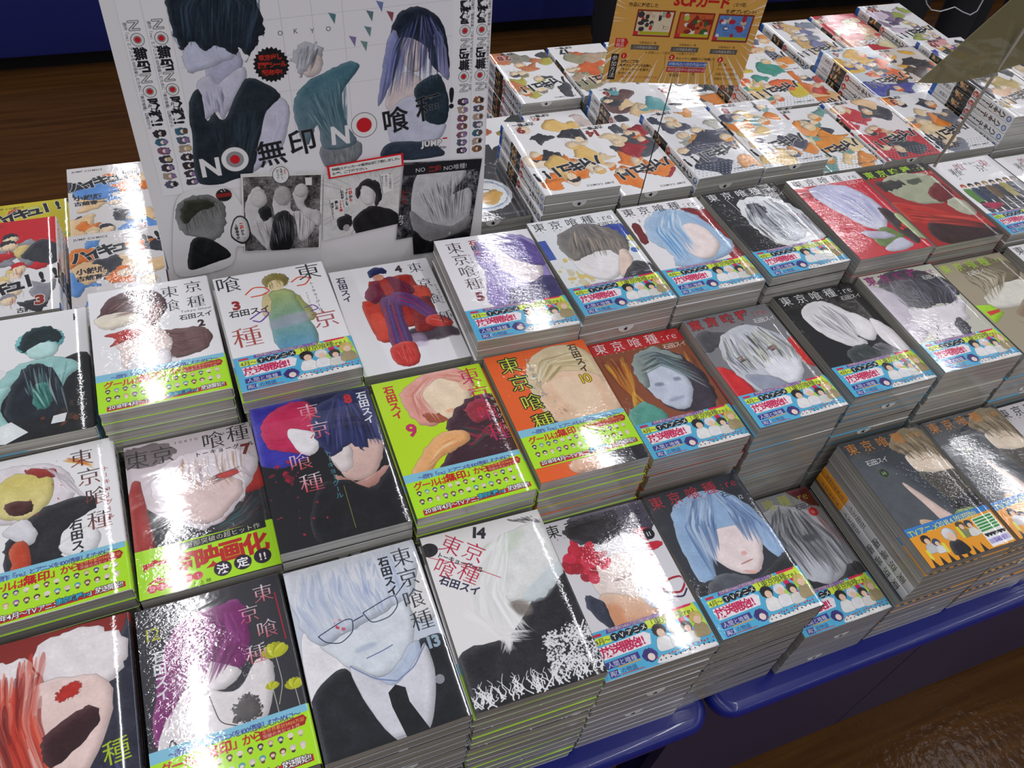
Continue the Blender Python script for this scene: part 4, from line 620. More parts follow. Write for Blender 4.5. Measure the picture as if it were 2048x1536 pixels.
def tab_mesh(r=.011):
    v = [(0, 0, 0)]; n = 14
    for k in range(n+1): a = PI+PI*k/n; v.append((r*math.cos(a), 0, r*.75*math.sin(a)))
    f = [(0, k+1, k+2) for k in range(n)]; v2 = [(x, .0004, z) for x, y, z in v]; N = len(v); v += v2; f += [(N, N+k+2, N+k+1) for k in range(n)]
    ring = list(range(N)); f += [(ring[i], ring[(i+1) % N], N+ring[(i+1) % N], N+ring[i]) for i in range(N)]
    return mesh('tab', v, f)
def star_mesh(r=.0042):
    v = [(0, -.0001, -.0035)]+[((r if k % 2 == 0 else r*.42)*math.sin(k*PI/5), -.0001, -.0035+(r if k % 2 == 0 else r*.42)*math.cos(k*PI/5)) for k in range(10)]
    return mesh('star', v, [(0, (k+1) % 10+1, k+1) for k in range(10)])
PG = page_mat('wrapped page edges', 'bab6ac', '7a7870'); PGH = page_mat('pale page edges', 'c2c0b8', '8c8a84')
TABM = simple('white slip card', 'e0e0dc', .5); STARM = simple('black print', '141414', .5)
TAB, STAR = tab_mesh(), star_mesh()
BD = {}
def band_mat(k):
    if k not in BD:
        c = dict(g=band_green, b=band_blue, m=band_movie, o=band_orange)[k]()
        BD[k] = (image_mat('paper band '+dict(g='green', b='blue', m='film notice', o='orange')[k], c.image('band_'+k), crinkle=.8), c.h/BW*0+c.h*TGW/100)
    return BD[k]
SM = {}
def low_mesh(kind, w, h, t, which, bh=0):
    key = (kind, which, round(t, 5))
    if key not in SM:
        u1 = 100/(100+(SPU if kind == 'T' else HSU))
        SM[key] = wrap_mesh(w, h, t, u1, 0, 1, thick=.00022) if which == 'c' else pages_mesh(w, h, t) if which == 'p' else wrap_mesh(w, h, t, u1, 0, 1, off=.0004, y0=-h/2+.0004, y1=-h/2+bh)
    return SM[key]
ORD = 'top second third fourth fifth sixth seventh eighth ninth tenth eleventh twelfth thirteenth fourteenth fifteenth sixteenth seventeenth eighteenth nineteenth twentieth'.split()
Rt, Up, Fw = right, up, fwd
def inframe(p, mg=0):
    d = Vector(p)-Vector((0, 0, 1.55)); z = d.dot(Fw)
    if z < .05: return False
    x = 1024+1650.56*d.dot(Rt)/z; y = 768-1650.56*d.dot(Up)/z
    return -mg < x < 2048+mg and -mg < y < 1536+mg
STK = []
def S(kind, x, y, z, yaw, mk, band, desc, **k): STK.append(dict(kind=kind, x=x, y=y, z=z+1.55, yaw=math.radians(yaw), mk=mk, band=band, desc=desc, **k))
# the larger comics: desc names the top copy
S('T', -.204, .707, -.692, .1, t1, None, 'white and teal number 1 comic with dark seated figure shapes', low='b')
S('T', -.068, .699, -.667, .5, t2, 'g', 'white number 2 comic with maroon head shape and lime paper band', low='g')
S('T', .066, .690, -.666, 1.3, t3, 'b', 'white number 3 comic with green to blue dress shape and sky blue band', low='g')
S('T', .200, .704, -.698, -.3, t4, None, 'white number 4 comic with red armchair shape')
S('T', .331, .692, -.665, -1.5, t5, 'b', 'white number 5 comic with lavender hair shape and sky blue band')
S('T', .463, .698, -.663, .8, r1, 'b', 'white topped comic with brown-grey hair shape and deep blue patch')
S('T', .596, .700, -.664, -.1, r2, 'b', 'white topped comic with pale blue hair shape and dark red side')
S('T', .730, .699, -.660, 1.0, r3, 'b', 'black comic with white feathery shape, back row of the larger comics')
S('T', .875, .699, -.661, -.1, r4, None, 'crimson comic with white title strip and lilac hood shape', )
S('T', 1.016, .703, -.669, -.1, r5, None, 'dark red comic with yellow-green title and pale greenish patch')
S('T', 1.158, .703, -.674, .5, rj, 'b', 'left white comic with a line of small figures')
S('T', 1.305, .703, -.684, .4, rj, 'b', 'right hand white comic with a line of small figures, at the frame edge')
S('T', 1.445, .703, -.690, 0, lambda: plain('e8e8e8', '885048', '303034'), 'b', 'outermost white comic at the right end of the back row')
S('T', -.190, .520, -.709, 1.5, t6, 'g', 'white comic with yellowish screaming face shape and lime band', low='g')
S('T', -.057, .514, -.722, .2, t7, 'm', 'number 7 comic with pinkish white hair shape and lime film notice band')
S('T', .071, .508, -.695, -.4, t8, None, 'black and navy number 8 comic with crimson circle shape', low=None)
S('T', .203, .508, -.697, -.4, t9, 'g', 'lime number 9 comic with peach hair shape and dark red garment', low='g')
S('T', .335, .508, -.692, -.6, t10, 'g', 'orange number 10 comic with yellow title and blond hair shape', low='g', bo=.0175)
S('T', .476, .514, -.715, -.6, r6, 'b', 'comic with red title strip over brown and yellow strokes')
S('T', .608, .512, -.703, .6, r7, 'b', 'grey comic with large white hair shape and red corners', low='b')
S('T', .747, .516, -.699, -.3, r8, 'b', 'black comic with round white hair shape and white hand shape', low='b')
S('T', .880, .512, -.690, -1, r9, 'b', 'pale grey comic with magenta title and black spiky hair shape')
S('T', 1.018, .512, -.697, 0, r10, None, 'beige comic with yellow-green title on brown brush strokes', low='b')
S('T', 1.155, .512, -.690, 0, lambda: plain('ecebea', 'b8a898', '303034'), None, 'white comic next to the beige one, cut by the right frame edge')
S('T', -.195, .326, -.722, -.5, t11, None, 'red splattered comic with scattered yellow-green title letters')
S('T', -.062, .324, -.724, .2, t12, 'g', 'dark grey number 12 comic with purple hair shape and yellow flowers')
S('T', .069, .322, -.724, -.1, t13, None, 'pale blue number 13 comic with black suit and tie shapes')
S('T', .202, .320, -.726, -1.2, t14, None, 'white number 14 comic with furry shape and bare white branches', low='g')
S('T', .338, .322, -.771, -1, r11, 'b', 'white number 11 comic with red flower shapes')
S('T', .472, .325, -.776, .2, r12, 'b', 'number 12 comic with red title and sky blue hair shape')
S('T', .611, .322, -.861, -.3, r13, 'b', 'grey number 13 comic with yellow title on the lowest pile')
S('T', .750, .322, -.778, -.8, r14, 'o', 'left slate number 14 comic with orange title', flip=(3, 4), low='o')
S('T', .887, .322, -.783, -.3, r14, 'o', 'right hand slate number 14 comic with orange title, at the frame edge', low='o')
S('T', 1.024, .322, -.800, 0, lambda: plain('d8d4d6', '7c2440', '303034'), None, 'white and wine red comic in the front row cut by the frame')
O1, O2, O3 = ('e8802c', '2c2c34', 'e8c070', 'f0dcc0'), ('c82830', 'f0e8d8', '40343c', 'e0a870'), ('3c4048', 'e8902c', 'f0d09c', '70a0a0')
def hkf(*a, **k): return lambda: hk(*a, **k)
def plate():
    c = Cv(100+HSU, 155.8, '303034', 3.2); c.spine = None; c.ell('e4e8ee', 46, 52, 38, 34, r=.6); c.ell('8cb0d0', 46, 52, 33, 29, r=1); c.ell('eef0f0', 46, 52, 31, 27, r=1); c.poly('dca848', [(22, 44), (40, 30), (52, 40), (46, 52), (28, 58)], r=2); c.poly('e0b050', [(50, 48), (66, 44), (70, 60), (56, 72), (46, 64)], r=2); c.line('7c5c38', [(34, 60), (56, 64)], 1.6)
    for i in range(3): c.poly('e8e8e8', [(20+i*20, 112), (28+i*20, 108), (36+i*20, 122), (28+i*20, 126)], sm=False)
    c.text('JUMP COMICS', 6, 9, 5, 'a0a0a4'); c.text('10', 60, 138, 18, 'c87838', w=.05); c.rect('e8e8e8', 100, 0, 100+HSU, 155); return c
def novel(seed):
    c = hk(seed, '8', 'dcd8d6', ('e87820', '2c2c38', '5c94d8', 'ecc898'), ty=40); c.text('小説版', 6, 66, 11, '2c2c34', w=.04); c.text('古舘春一', 6, 78, 9, '2c2c34', w=.04); return c
S('H', .372, .924, -.688, 0, plate, None, 'black small comic with a round plate of food beside the poster board', yel=1)
S('H', .490, .901, -.642, -1, hkf(9, '9', cols=O1), None, 'white number 9 small comic with big orange shapes')
S('H', .608, .901, -.661, 0, hkf(14, '14', cols=('a02830', '4c5058', 'e8d0a8', 'e88030')), None, 'white small comic with wine red shapes between numbers 9 and 2')
S('H', .726, .901, -.650, 1.5, hkf(2, '2', 'e8e8ea', ('34384c', 'e8a050', '4a4c60', 'b0b0a4'), dots=True, numc='e8e8e8'), None, 'charcoal and white number 2 small comic with grey dots')
S('H', .844, .901, -.650, 0, hkf(8, '8', 'e8e8ea', ('444458', 'e8882c', 'ecc880', '88b0b0'), dots=True), None, 'number 8 small comic with orange and slate shapes, strong glare')
S('H', .962, .901, -.675, 0, hkf(11, '11', cols=('3c3c4c', 'e8902c', '6c9c94', 'f0d49c'), dots=True), None, 'white small comic with teal and orange shapes left of red number 5')
S('H', 1.079, .901, -.671, 0, hkf(5, '5', 'f0e8e8', ('c83038', 'e8c090', 'd04048', '404048'), band='c03038', dots=True, numc='f0f0f0'), None, 'red number 5 small comic')
S('H', 1.197, .901, -.673, 0, hkf(3, '3', cols=('e8882c', '747884', 'ecd0a0', '303038'), dots=True), None, 'number 3 small comic with grey and orange shapes')
S('H', 1.316, .901, -.621, 0, hkf(20, '20', cols=('2c2c30', 'c8b068', '3c3c38', 'e8b890'), spd='24241c'), None, 'tall pile small comic with dark spines under the hazy sign sheet')
S('H', 1.434, .901, -.622, 0, hkf(21, '21', cols=('2c2c30', 'c83830', 'e8e0d8', 'c8b068')), None, 'frame edge small comic on the right hand tall pile')
S('H', .490, 1.083, -.745, 0, hkf(16, '16', cols=('b05030', '50583c', 'b0a03c', '303030')), None, 'low olive and rust small comic behind number 9')
S('H', .608, 1.083, -.747, 0, hkf(7, '7', cols=('5c3450', '40343c', '904850', 'e0d0c8')), None, 'low plum coloured small comic behind the wine red one')
S('H', .732, 1.083, -.710, 0, hkf(6, '6', cols=('5aa4a8', '6a4c48', 'e8c898', '34343c')), None, 'white and teal small comic under the gold sign')
S('H', .850, 1.083, -.715, 0, hkf(22, '22', cols=('54584c', 'e88c38', 'd8d8c8', '283028')), None, 'small comic with olive shapes and strong glare behind number 8')
S('H', .968, 1.083, -.673, 0, hkf(15, '15', cols=('ecc890', 'e86828', 'd8c030', '3c9480'), dots=True), None, 'white dotted small comic with yellow shapes right of the gold sign')
S('H', 1.088, 1.083, -.715, 0, hkf(12, '12', cols=('e07830', '505868', 'f0c890', 'c84030')), None, 'low small comic with peach shape between the yellow and dark blue ones')
S('H', 1.210, 1.083, -.679, 0, hkf(4, '4', 'd0d8dc', ('2c3038', '3c48a0', 'e86c30', 'e0b038'), spd='1c2020'), None, 'dark navy and blue small comic in the middle row')
S('H', 1.328, 1.083, -.690, 0, hkf(18, '18', 'd8d0c8', ('e87030', '303034', 'e8b040', '40403c')), None, 'small comic with orange head shapes behind the clear sign sheet')
S('H', 1.446, 1.083, -.679, 0, hkf(19, '19', cols=('34383c', '3848b0', 'e0b048', 'e0a0a0')), None, 'white small comic with blue and gold shape under the clear sheet')
S('H', 1.563, 1.083, -.690, 0, hkf(23, '23', cols=('383c40', '605040', 'b8b0a0', '40302c')), None, 'grey-toned small comic at the far right of the middle row')
S('H', .611, 1.268, -.730, 0, hkf(28, '28', cols=('48484c', 'c87848', 'b8b048', '8c8878')), None, 'number 28 small comic with olive and rust shapes, far left of the back')
S('H', .730, 1.268, -.727, 0, hkf(17, '17', cols=('d86430', '9c9878', 'b4ac7c', 'b8a088'), numc='1c1c20'), None, 'number 17 small comic with orange strokes left of the gold sign')
S('H', .850, 1.268, -.726, 0, hkf(24, '24', cols=('3858c0', 'e8a030', 'e8d0b0', '34343c')), None, 'small comic with blue corner behind the gold sign')
S('H', .968, 1.268, -.722, 0, hkf(26, '26', cols=('e08840', '30343c', 'e8c8a0', 'c04030')), None, 'small comic hidden mostly behind the gold sign')
S('H', 1.086, 1.268, -.722, 0, hkf(27, '27', cols=('e8902c', 'ecc090', '606478', 'c85028')), None, 'small comic with large orange shape at the right side of the gold sign')
S('H', 1.210, 1.268, -.713, 0, hkf(31, '31', cols=('7c7ca4', 'd8b070', 'ece4e4', '8890a0'), numc='8c4020'), None, 'white small comic with lavender shapes in the rearmost row')
S('H', 1.328, 1.268, -.708, 0, hkf(29, '29', 'c83840', ('dcd0a0', 'c83038', 'e8a888', 'd8d8b0'), ttlc='f0f0f0', band='c03038'), None, 'red small comic with cream shapes in the rearmost row')
S('H', 1.446, 1.268, -.694, 0, hkf(30, '30', cols=('8c7890', 'd8c8d8', 'a0b060', '685878')), None, 'white and mauve small comic at the right end of the rearmost row')
S('H', -.108, .901, -.735, 0, lambda: novel(40), None, 'white book with orange spiky shape, nearer one left of the poster board', rot=0)
S('H', -.108, 1.083, -.752, 0, lambda: novel(41), None, 'white book with navy and blue shapes, rear one left of the poster board', rot=0)
S('H', -.2205, .901, -.700, 0, lambda: hk(53, '3', 'e4e2e2', ('c8242c', '8c8c94', 'e0c880', '303038'), band='cc2028', ty=120), None, 'red and grey book with scarlet upper half at the left edge', rot=0, wd=.104)
S('H', -.226, 1.083, -.800, 0, lambda: hk(51, '7', 'd8c828', ('e09030', '6880c0', 'c8d060', 'c85838'), ty=30), None, 'low yellow and orange book at the far left', rot=0)
S('H', -.345, 1.083, -.765, 0, lambda: hk(52, '1', 'a8d0d0', ('a090c8', '48a0a8', 'e0e8f0', 'c07090'), ty=40), None, 'teal and lilac book in the far left corner', rot=0)

# ------------------------------------------------------------------ pile them up
def top_at(s, dx, dy):
    for o in STK:
        if o is not s and abs(o['x']-s['x']-dx) < .075 and abs(o['y']-s['y']-dy) < .075: return o['z']
    return T0
IM = {}
def cover_mat(s):
    key = s['mk'] if s['mk'] in (rj, r14) else id(s)
    if key not in IM:
        c = s['mk'](); nm = 'cover print %02d' % len(IM)
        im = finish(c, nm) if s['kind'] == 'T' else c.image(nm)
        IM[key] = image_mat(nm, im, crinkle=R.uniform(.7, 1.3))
    return IM[key]
stock_v, stock_f = [], []
nlow = {'T': 0, 'H': 0}
GRP = {'T': 'larger comics piled on the blue tables', 'H': 'smaller comics piled behind the poster board'}
for si, s in enumerate(STK):
    w, h, t = (TGW, TGH, TGT) if s['kind'] == 'T' else (s.get('wd', HKW), HKH, HKT)
    H = s['z']-T0; n = max(1, round(H/t)); t = H/n
    k0 = s['kind']; u1 = 100/(100+(SPU if k0 == 'T' else HSU)); rot = (0 if k0 == 'T' else s.get('rot', 1)*PI)
    m = cover_mat(s); pg = PG if k0 == 'T' else PGH
    dy = -.19; fz = top_at(s, 0, dy); sz = top_at(s, -.132 if s['x'] > .0 else .132, 0)
    expo = min(fz, sz if abs(s['x']) > .1 else fz)-.012
    grp = GRP[k0]
    for i in range(n):
        base = T0+(n-1-i)*t
        ww = w-.0 if i == 0 else w
        px, py = s['x'], s['y']; yw = s['yaw']
        if i: px += R.uniform(-.0018, .0018); py += R.uniform(-.0007, .0007); yw += math.radians(R.uniform(-.35, .35))
        fl_ = (i in s.get('flip', ())) and k0 == 'T'; rz = yw+rot+(PI if fl_ else 0)
        front = [(px+a*w/2, py-h/2, base+b) for a in (-1, 0, 1) for b in (0, t)]+[(px-w/2 if s['x'] > 0 else px+w/2, py, base+t)]
        vis = i == 0 or (base+t > expo and any(inframe(p) for p in front))
        if i and nlow[k0] > 262: vis = False
        if not vis:
            c_, s_ = math.cos(yw), math.sin(yw); b0 = len(stock_v)
            for zz in (base+.0006, base+t-.0006):
                for a, b in ((-1, -1), (1, -1), (1, 1), (-1, 1)): x_, y_ = a*(w/2-.001), b*(h/2-.001); stock_v.append((px+x_*c_-y_*s_, py+x_*s_+y_*c_, zz))
            stock_f += [tuple(b0+q for q in f_) for f_ in ((3, 2, 1, 0), (4, 5, 6, 7), (0, 1, 5, 4), (1, 2, 6, 5), (2, 3, 7, 6), (3, 0, 4, 7))]
            continue
        if i: nlow[k0] += 1
        if i == 0: lab = s['desc']
        else:
            short = ' '.join(s['desc'].split()[:9]); lab = '%s comic from the top, in the pile under the %s' % (ORD[min(i, 19)], short)
            lw = lab.split()
            if len(lw) > 16: lw = lw[:16]
            while lw[-1] in ('and', 'with', 'of', 'the', 'a', 'to', 'over', 'left', 'at', 'on', 'in', 'one', 'next', 'between', 'two', 'behind', 'large', 'big', 'under', 'dark', 'pale', 'deep'): lw.pop()
            lab = ' '.join(lw)
        b = empty('comic_book', (px, py, base), rz, lab, 'book', grp)
        if i == 0: b.rotation_euler = (0, 0, rz)
        if i == 0:
            lf = R.uniform(.0003, .0009)
            link('cover', wrap_mesh(w, h, t, u1, 0, 1, nx=8, ny=8, lift=lf, seed=si), b, m)
        else:
            if w == HKW or k0 == 'T': me = low_mesh(k0, w, h, t, 'c').copy()
            else: me = wrap_mesh(w, h, t, u1, 0, 1)
            key = (id(m), k0, round(t, 5), w)
            if key not in SM:
                me.materials.clear(); me.materials.append(m); SM[key] = me
            else: bpy.data.meshes.remove(me); me = SM[key]
            link('cover', me, b)
        pk = ('pg', k0, round(t, 5), w)
        if pk not in SM: SM[pk] = pages_mesh(w, h, t); SM[pk].materials.append(pg)
        link('page_block', SM[pk], b)
        bk = s['band'] if i == 0 else (s.get('low') if (i*7+si) % 3 == 1 or i == 1 or fl_ else None)
        if bk:
            bm_, bh = band_mat(bk); bh = 39*.00128 if bk == 'b' else 41*.00128
            if i == 0: me = wrap_mesh(w, h, t, u1, 0, 1, nx=8, ny=3, off=.0005, lift=lf, y0=-h/2+.0005+s.get('bo', 0), y1=-h/2+bh+s.get('bo', 0), seed=si); link('paper_band', me, b, bm_)
            else:
                key = ('bd', bk, round(t, 5))
                if key not in SM: SM[key] = wrap_mesh(w, h, t, u1, 0, 1, off=.0005, y0=-h/2-.0003, y1=-h/2+bh); SM[key].materials.append(bm_)
                link('paper_band', SM[key], b)
        if (k0 == 'H' and rot and i in (0, 1) and (si+i) % 2 == 0) or (k0 == 'T' and i in (5, 8) and si % 2 == 0) or (k0 == 'T' and i == 2 and si % 5 == 0):
            yy = (h/2+.0006)
            tb = link('slip_tab', TAB, b, TABM); tb.location = (R.uniform(-.012, .012), yy if k0 == 'H' else -yy, t-.0008); tb.rotation_euler = (0, 0, PI if k0 == 'H' else 0)
            link('star', STAR, tb, STARM)
so = link('book_stock', mesh('book_stock', stock_v, stock_f), mat=PG); so['kind'] = 'stuff'
tag(so, 'grey-edged copies deep in the piles, mostly hidden behind the front ones', 'books')

# ------------------------------------------------------------------ poster board
PP = lambda k, d=SH: d[k]
def poster():
    c = Cv(382, 285, 'e6e3e8', 3.0)
    c.rect('eae8ea', 0, 0, 45, 272); c.rect('eae8ea', 337, 0, 382, 272)
    for x, i in ((12, 0), (34, 0), (351, 1), (371, 1)):
        c.line('b0b0b0', [(x+10, 0), (x+10, 270)], .3, sm=False)
        r_ = PI/2 if not i else -PI/2; y0, sg_ = (80, 1) if not i else (185, -1)
        X = lambda d: (x, y0+d*sg_)
        for d0, w2 in ((0, '無印'), (52, '喰種')):
            c.text('N', X(d0)[0], X(d0)[1], 14, 'dcdad8', rot=r_, oc='303030', ow=.5); o_ = X(d0+19); c.ell('404040', o_[0], o_[1], 6.4, 6.4, tex=0); c.ell('e4e2e2', o_[0], o_[1], 5.9, 5.9, tex=0); c.ell('90908e', o_[0], o_[1], 3.9, 3.9, tex=0); c.ell('c81c28', o_[0], o_[1], 2.6, 2.6, tex=0)
            c.text(w2, X(d0+26)[0], X(d0+26)[1], 13, '1c1c24', rot=r_, w=.04)
        c.text('!', X(105)[0], X(105)[1], 14, '1c1c24', rot=r_, w=.04); c.text('原作『:re』とアニメを100倍楽しむために『東京喰種』は無印から', x-8.4 if not i else x+8.4, y0+2*sg_, 3.8, '303034', rot=r_, gap=.97)
        for k in range(7):
            yy = 197+k*10 if not i else 196+k*10.5; q = R.choice; c.poly(q(['3c3444', '302c34', '7c5068', '54586c', 'a89484', '3c6478', '8c5c3c']), [(x-6, yy-3), (x+1, yy-4.2), (x+6, yy-2), (x+5, yy+3), (x-5, yy+3.4)], r=.8); c.ell(q(['ecd8c8', 'e8ddd0']), x+1, yy, 2.6, 2.2); c.ell(q(['28242c', '8c70a0', 'c8b080', '684838', 'c8c4c8']), x+3.4, yy, 2.2, 2.8, r=.4)
    # art field: abstract figures in the poster's colours
    for y in (84, 122, 160): c.line('b8b6bc', [(46, y+8), (337, y-4)], .3)
    for x in (122, 150, 182, 214): c.line('a8a8ac', [(x, 20), (x+4, 240)], .3)
    for ch, (x, y) in zip('TOKYO', PP('T')): c.text(ch, x, y, 7, '48484c', v=1)
    for (x, y), q in zip(PP('bits'), ('406c70', '48646c', '54747c', '6c5c8c', '547c74', '7c3040', '5868a0')): c.poly(q, [(x-4, y-5), (x+4, y-3), (x+2, y+7)], sm=False, al=.85)
    P = PP
    c.poly('b4b4cc', P('neck'), r=.8); c.poly('b8bbd4', P('face'), r=.8, c2='c8cade'); c.poly('c8c6d8', P('shirt'), r=.8); c.hair(['8c8cac', 'd8d8e6', '54546c'], [(60, 150), (66, 184)], [(84, 150), (78, 186)], 16, 1.6)
    c.poly('c6c4d8', P('sleeve'), r=.8); c.hair(['a8a8c8', 'd8d6e2'], [(136, 176), (124, 250)], [(146, 190), (110, 250)], 26, 2); c.poly('1e2832', P('vest'), r=.8); c.hair(['34444e', '141a22', '2c3c48'], [(60, 190), (64, 250)], [(130, 170), (100, 240)], 30, 3)
    c.poly('1a2430', P('hair'), r=1.4); c.hair(['2c3c4c', '10161e', '3c5064', '1c2834'], [(90, 44), (52, 70), (50, 104)], [(92, 42), (130, 70), (116, 120)], 90, 3, jit=6)
    c.poly('7c8088', P('pants'), r=.6); c.hair(['5c6058', '9ca09c'], [(186, 234), (190, 260)], [(220, 232), (218, 256)], 20, 2); c.poly('44707e', P('jacket'), r=.8, c2='6c7c88'); c.hair(['305460', '88a0ac', '40606c'], [(160, 180), (190, 230)], [(216, 144), (210, 220)], 40, 2)
    c.poly('d8cac6', P('mface'), r=.5); c.poly('b8b8c0', P('mhair'), r=2.2); c.hair(['e0e0e4', '58585c', '98a0a8'], [(164, 118), (160, 144)], [(190, 116), (176, 146)], 30, 1.8)
    c.poly('d8c8c8', P('rneck'), r=.6); c.poly('e0cfcc', P('rface'), r=.6); c.poly('c4c6d8', P('rshirt'), r=.8); c.poly('20303c', P('rtop'), r=.8); c.poly('2c3848', P('rskirt'), r=.6); c.poly('1c2434', P('rhair'), r=.8); c.poly('8c8cb4', P('rlav'), r=.8); c.poly('8488b8', P('rlav2'), r=.8)
    c.hair(['303c5c', '8c90c0', '161c2a', '5c60a0'], [(290, 90), (266, 130), (252, 186)], [(310, 94), (326, 120), (330, 164)], 70, 2.2)
    bx, by = P('badge')[0]; pts = []
    for k in range(48): a = k*PI/24; rr = 19 if k % 2 else 16.6; pts.append((bx-6+rr*math.cos(a), by+rr*math.sin(a)))
    c.poly('16161a', pts, sm=False); c.text('吹き出し', bx-18, by-8, 6.6, 'b82c20', w=.05, gap=.9); c.text('限定シール', bx-20, by, 6.6, 'b82c20', w=.05, gap=.88); c.text('配布中!', bx-17, by+8, 6.6, 'b82c20', w=.05)
    wh, bl = 'e6e4e4', '1c1c22'
    a = -.12
    c.text('N', P('N1')[0][0]-10, P('N1')[0][1]+2, 30, wh, rot=-a*0, w=.035); x, y = P('O1')[0]
    for (x, y), inn in ((P('O1')[0], '908e90'), (P('O2')[0], 'd8d4d4')):
        c.ell('3c3c40', x, y, 15.2, 15.2, tex=0); c.ell(wh, x, y, 14.6, 14.6, tex=0); c.ell(inn, x, y, 9.6, 9.6, tex=0); c.ell('c81c28', x, y, 5.2 if inn == '908e90' else 8.8, 5.2 if inn == '908e90' else 8.8, tex=0)
    for ch, k in (('無', 'K1'), ('印', 'K2'), ('喰', 'K3'), ('種', 'K4')): c.text(ch, P(k)[0][0], P(k)[0][1], 33, bl, v=1, rot=-.1, w=.01, oc='8c8c90', ow=.4)
    c.text('N', P('N2')[0][0]-9, P('N2')[0][1], 30, wh, w=.035); c.text('!', P('EX')[0][0]-3, P('EX')[0][1]+2, 34, bl, w=.03)
    x, y = P('jump')[0]; c.text('JUMP', x-24, y-5, 10, 'e4e2e2', w=.06, oc='404040', ow=.6); c.rect('c83030', x+2, y-10, x+8, y-8); c.text('にて絶賛連載中!', x-22, y+3, 4, '28282c', w=.02); c.rect('dcdad8', 46, 272, 337, 285, tex=0)
    return c
TH = math.atan(.1); BO = Vector((0, .80, T0+.21-.0)); 
board = empty('poster_board', (0, .7990, T0), 0, 'large white poster board leaning behind the larger comics, printed with figures and a big title', 'sign')
board.rotation_euler = (-TH, 0, 0)
t0 = -.21/math.cos(TH)                                   # board-plane height of the foot
def bx(x0, t_0, x1, t_1, y0, y1): return box(x0, y0, t_0-t0, x1, y1, t_1-t0)
WHITE = simple('white foam board', 'e6e3e4', .6, noise=.03, scale=8)
link('backing_board', bx(-.0455, t0+.001, .3505, .452, 0, .005), board, WHITE)
def print_card(name, poly, x0, y0, sc_, W, Hh, mat, z, par, th=.0006):
    """thin card with outline poly (in mm of canvas), printed; (x0,y0) = board place of the canvas origin"""
    n = len(poly); v = [(x0+x*sc_, -z-th, y0-y*sc_-t0) for x, y in poly]+[(x0+x*sc_, -z, y0-y*sc_-t0) for x, y in poly]
    f = [tuple(range(n)), tuple(range(n, 2*n))[::-1]]+[(i, n+i, n+(i+1) % n, (i+1) % n) for i in range(n)]
    me = mesh(name, v, f); ul = me.uv_layers.new(name='UVMap')
    for lp in me.loops:
        q = poly[lp.vertex_index % n]; ul.data[lp.index].uv = (q[0]/W, 1-q[1]/Hh)
    bm = bmesh.new(); bm.from_mesh(me); bmesh.ops.recalc_face_normals(bm, faces=bm.faces); bm.to_mesh(me); bm.free()
    return link(name, me, par, mat)
pm = image_mat('poster print', poster().image('poster_print'), wrap=False, rough=.45)
print_card('poster_sheet', [(0, 0), (382, 0), (382, 272), (45, 271), (44, 270), (0, 270)], -.032, .437, .001, 382, 285, pm, 0, board)
LW['c1'] = [(26, 34), (45, 25), (80, 26), (92, 44), (96, 58), (101, 72), (101, 98), (90, 107), (80, 106), (70, 130), (30, 137), (6, 130), (13, 79)]
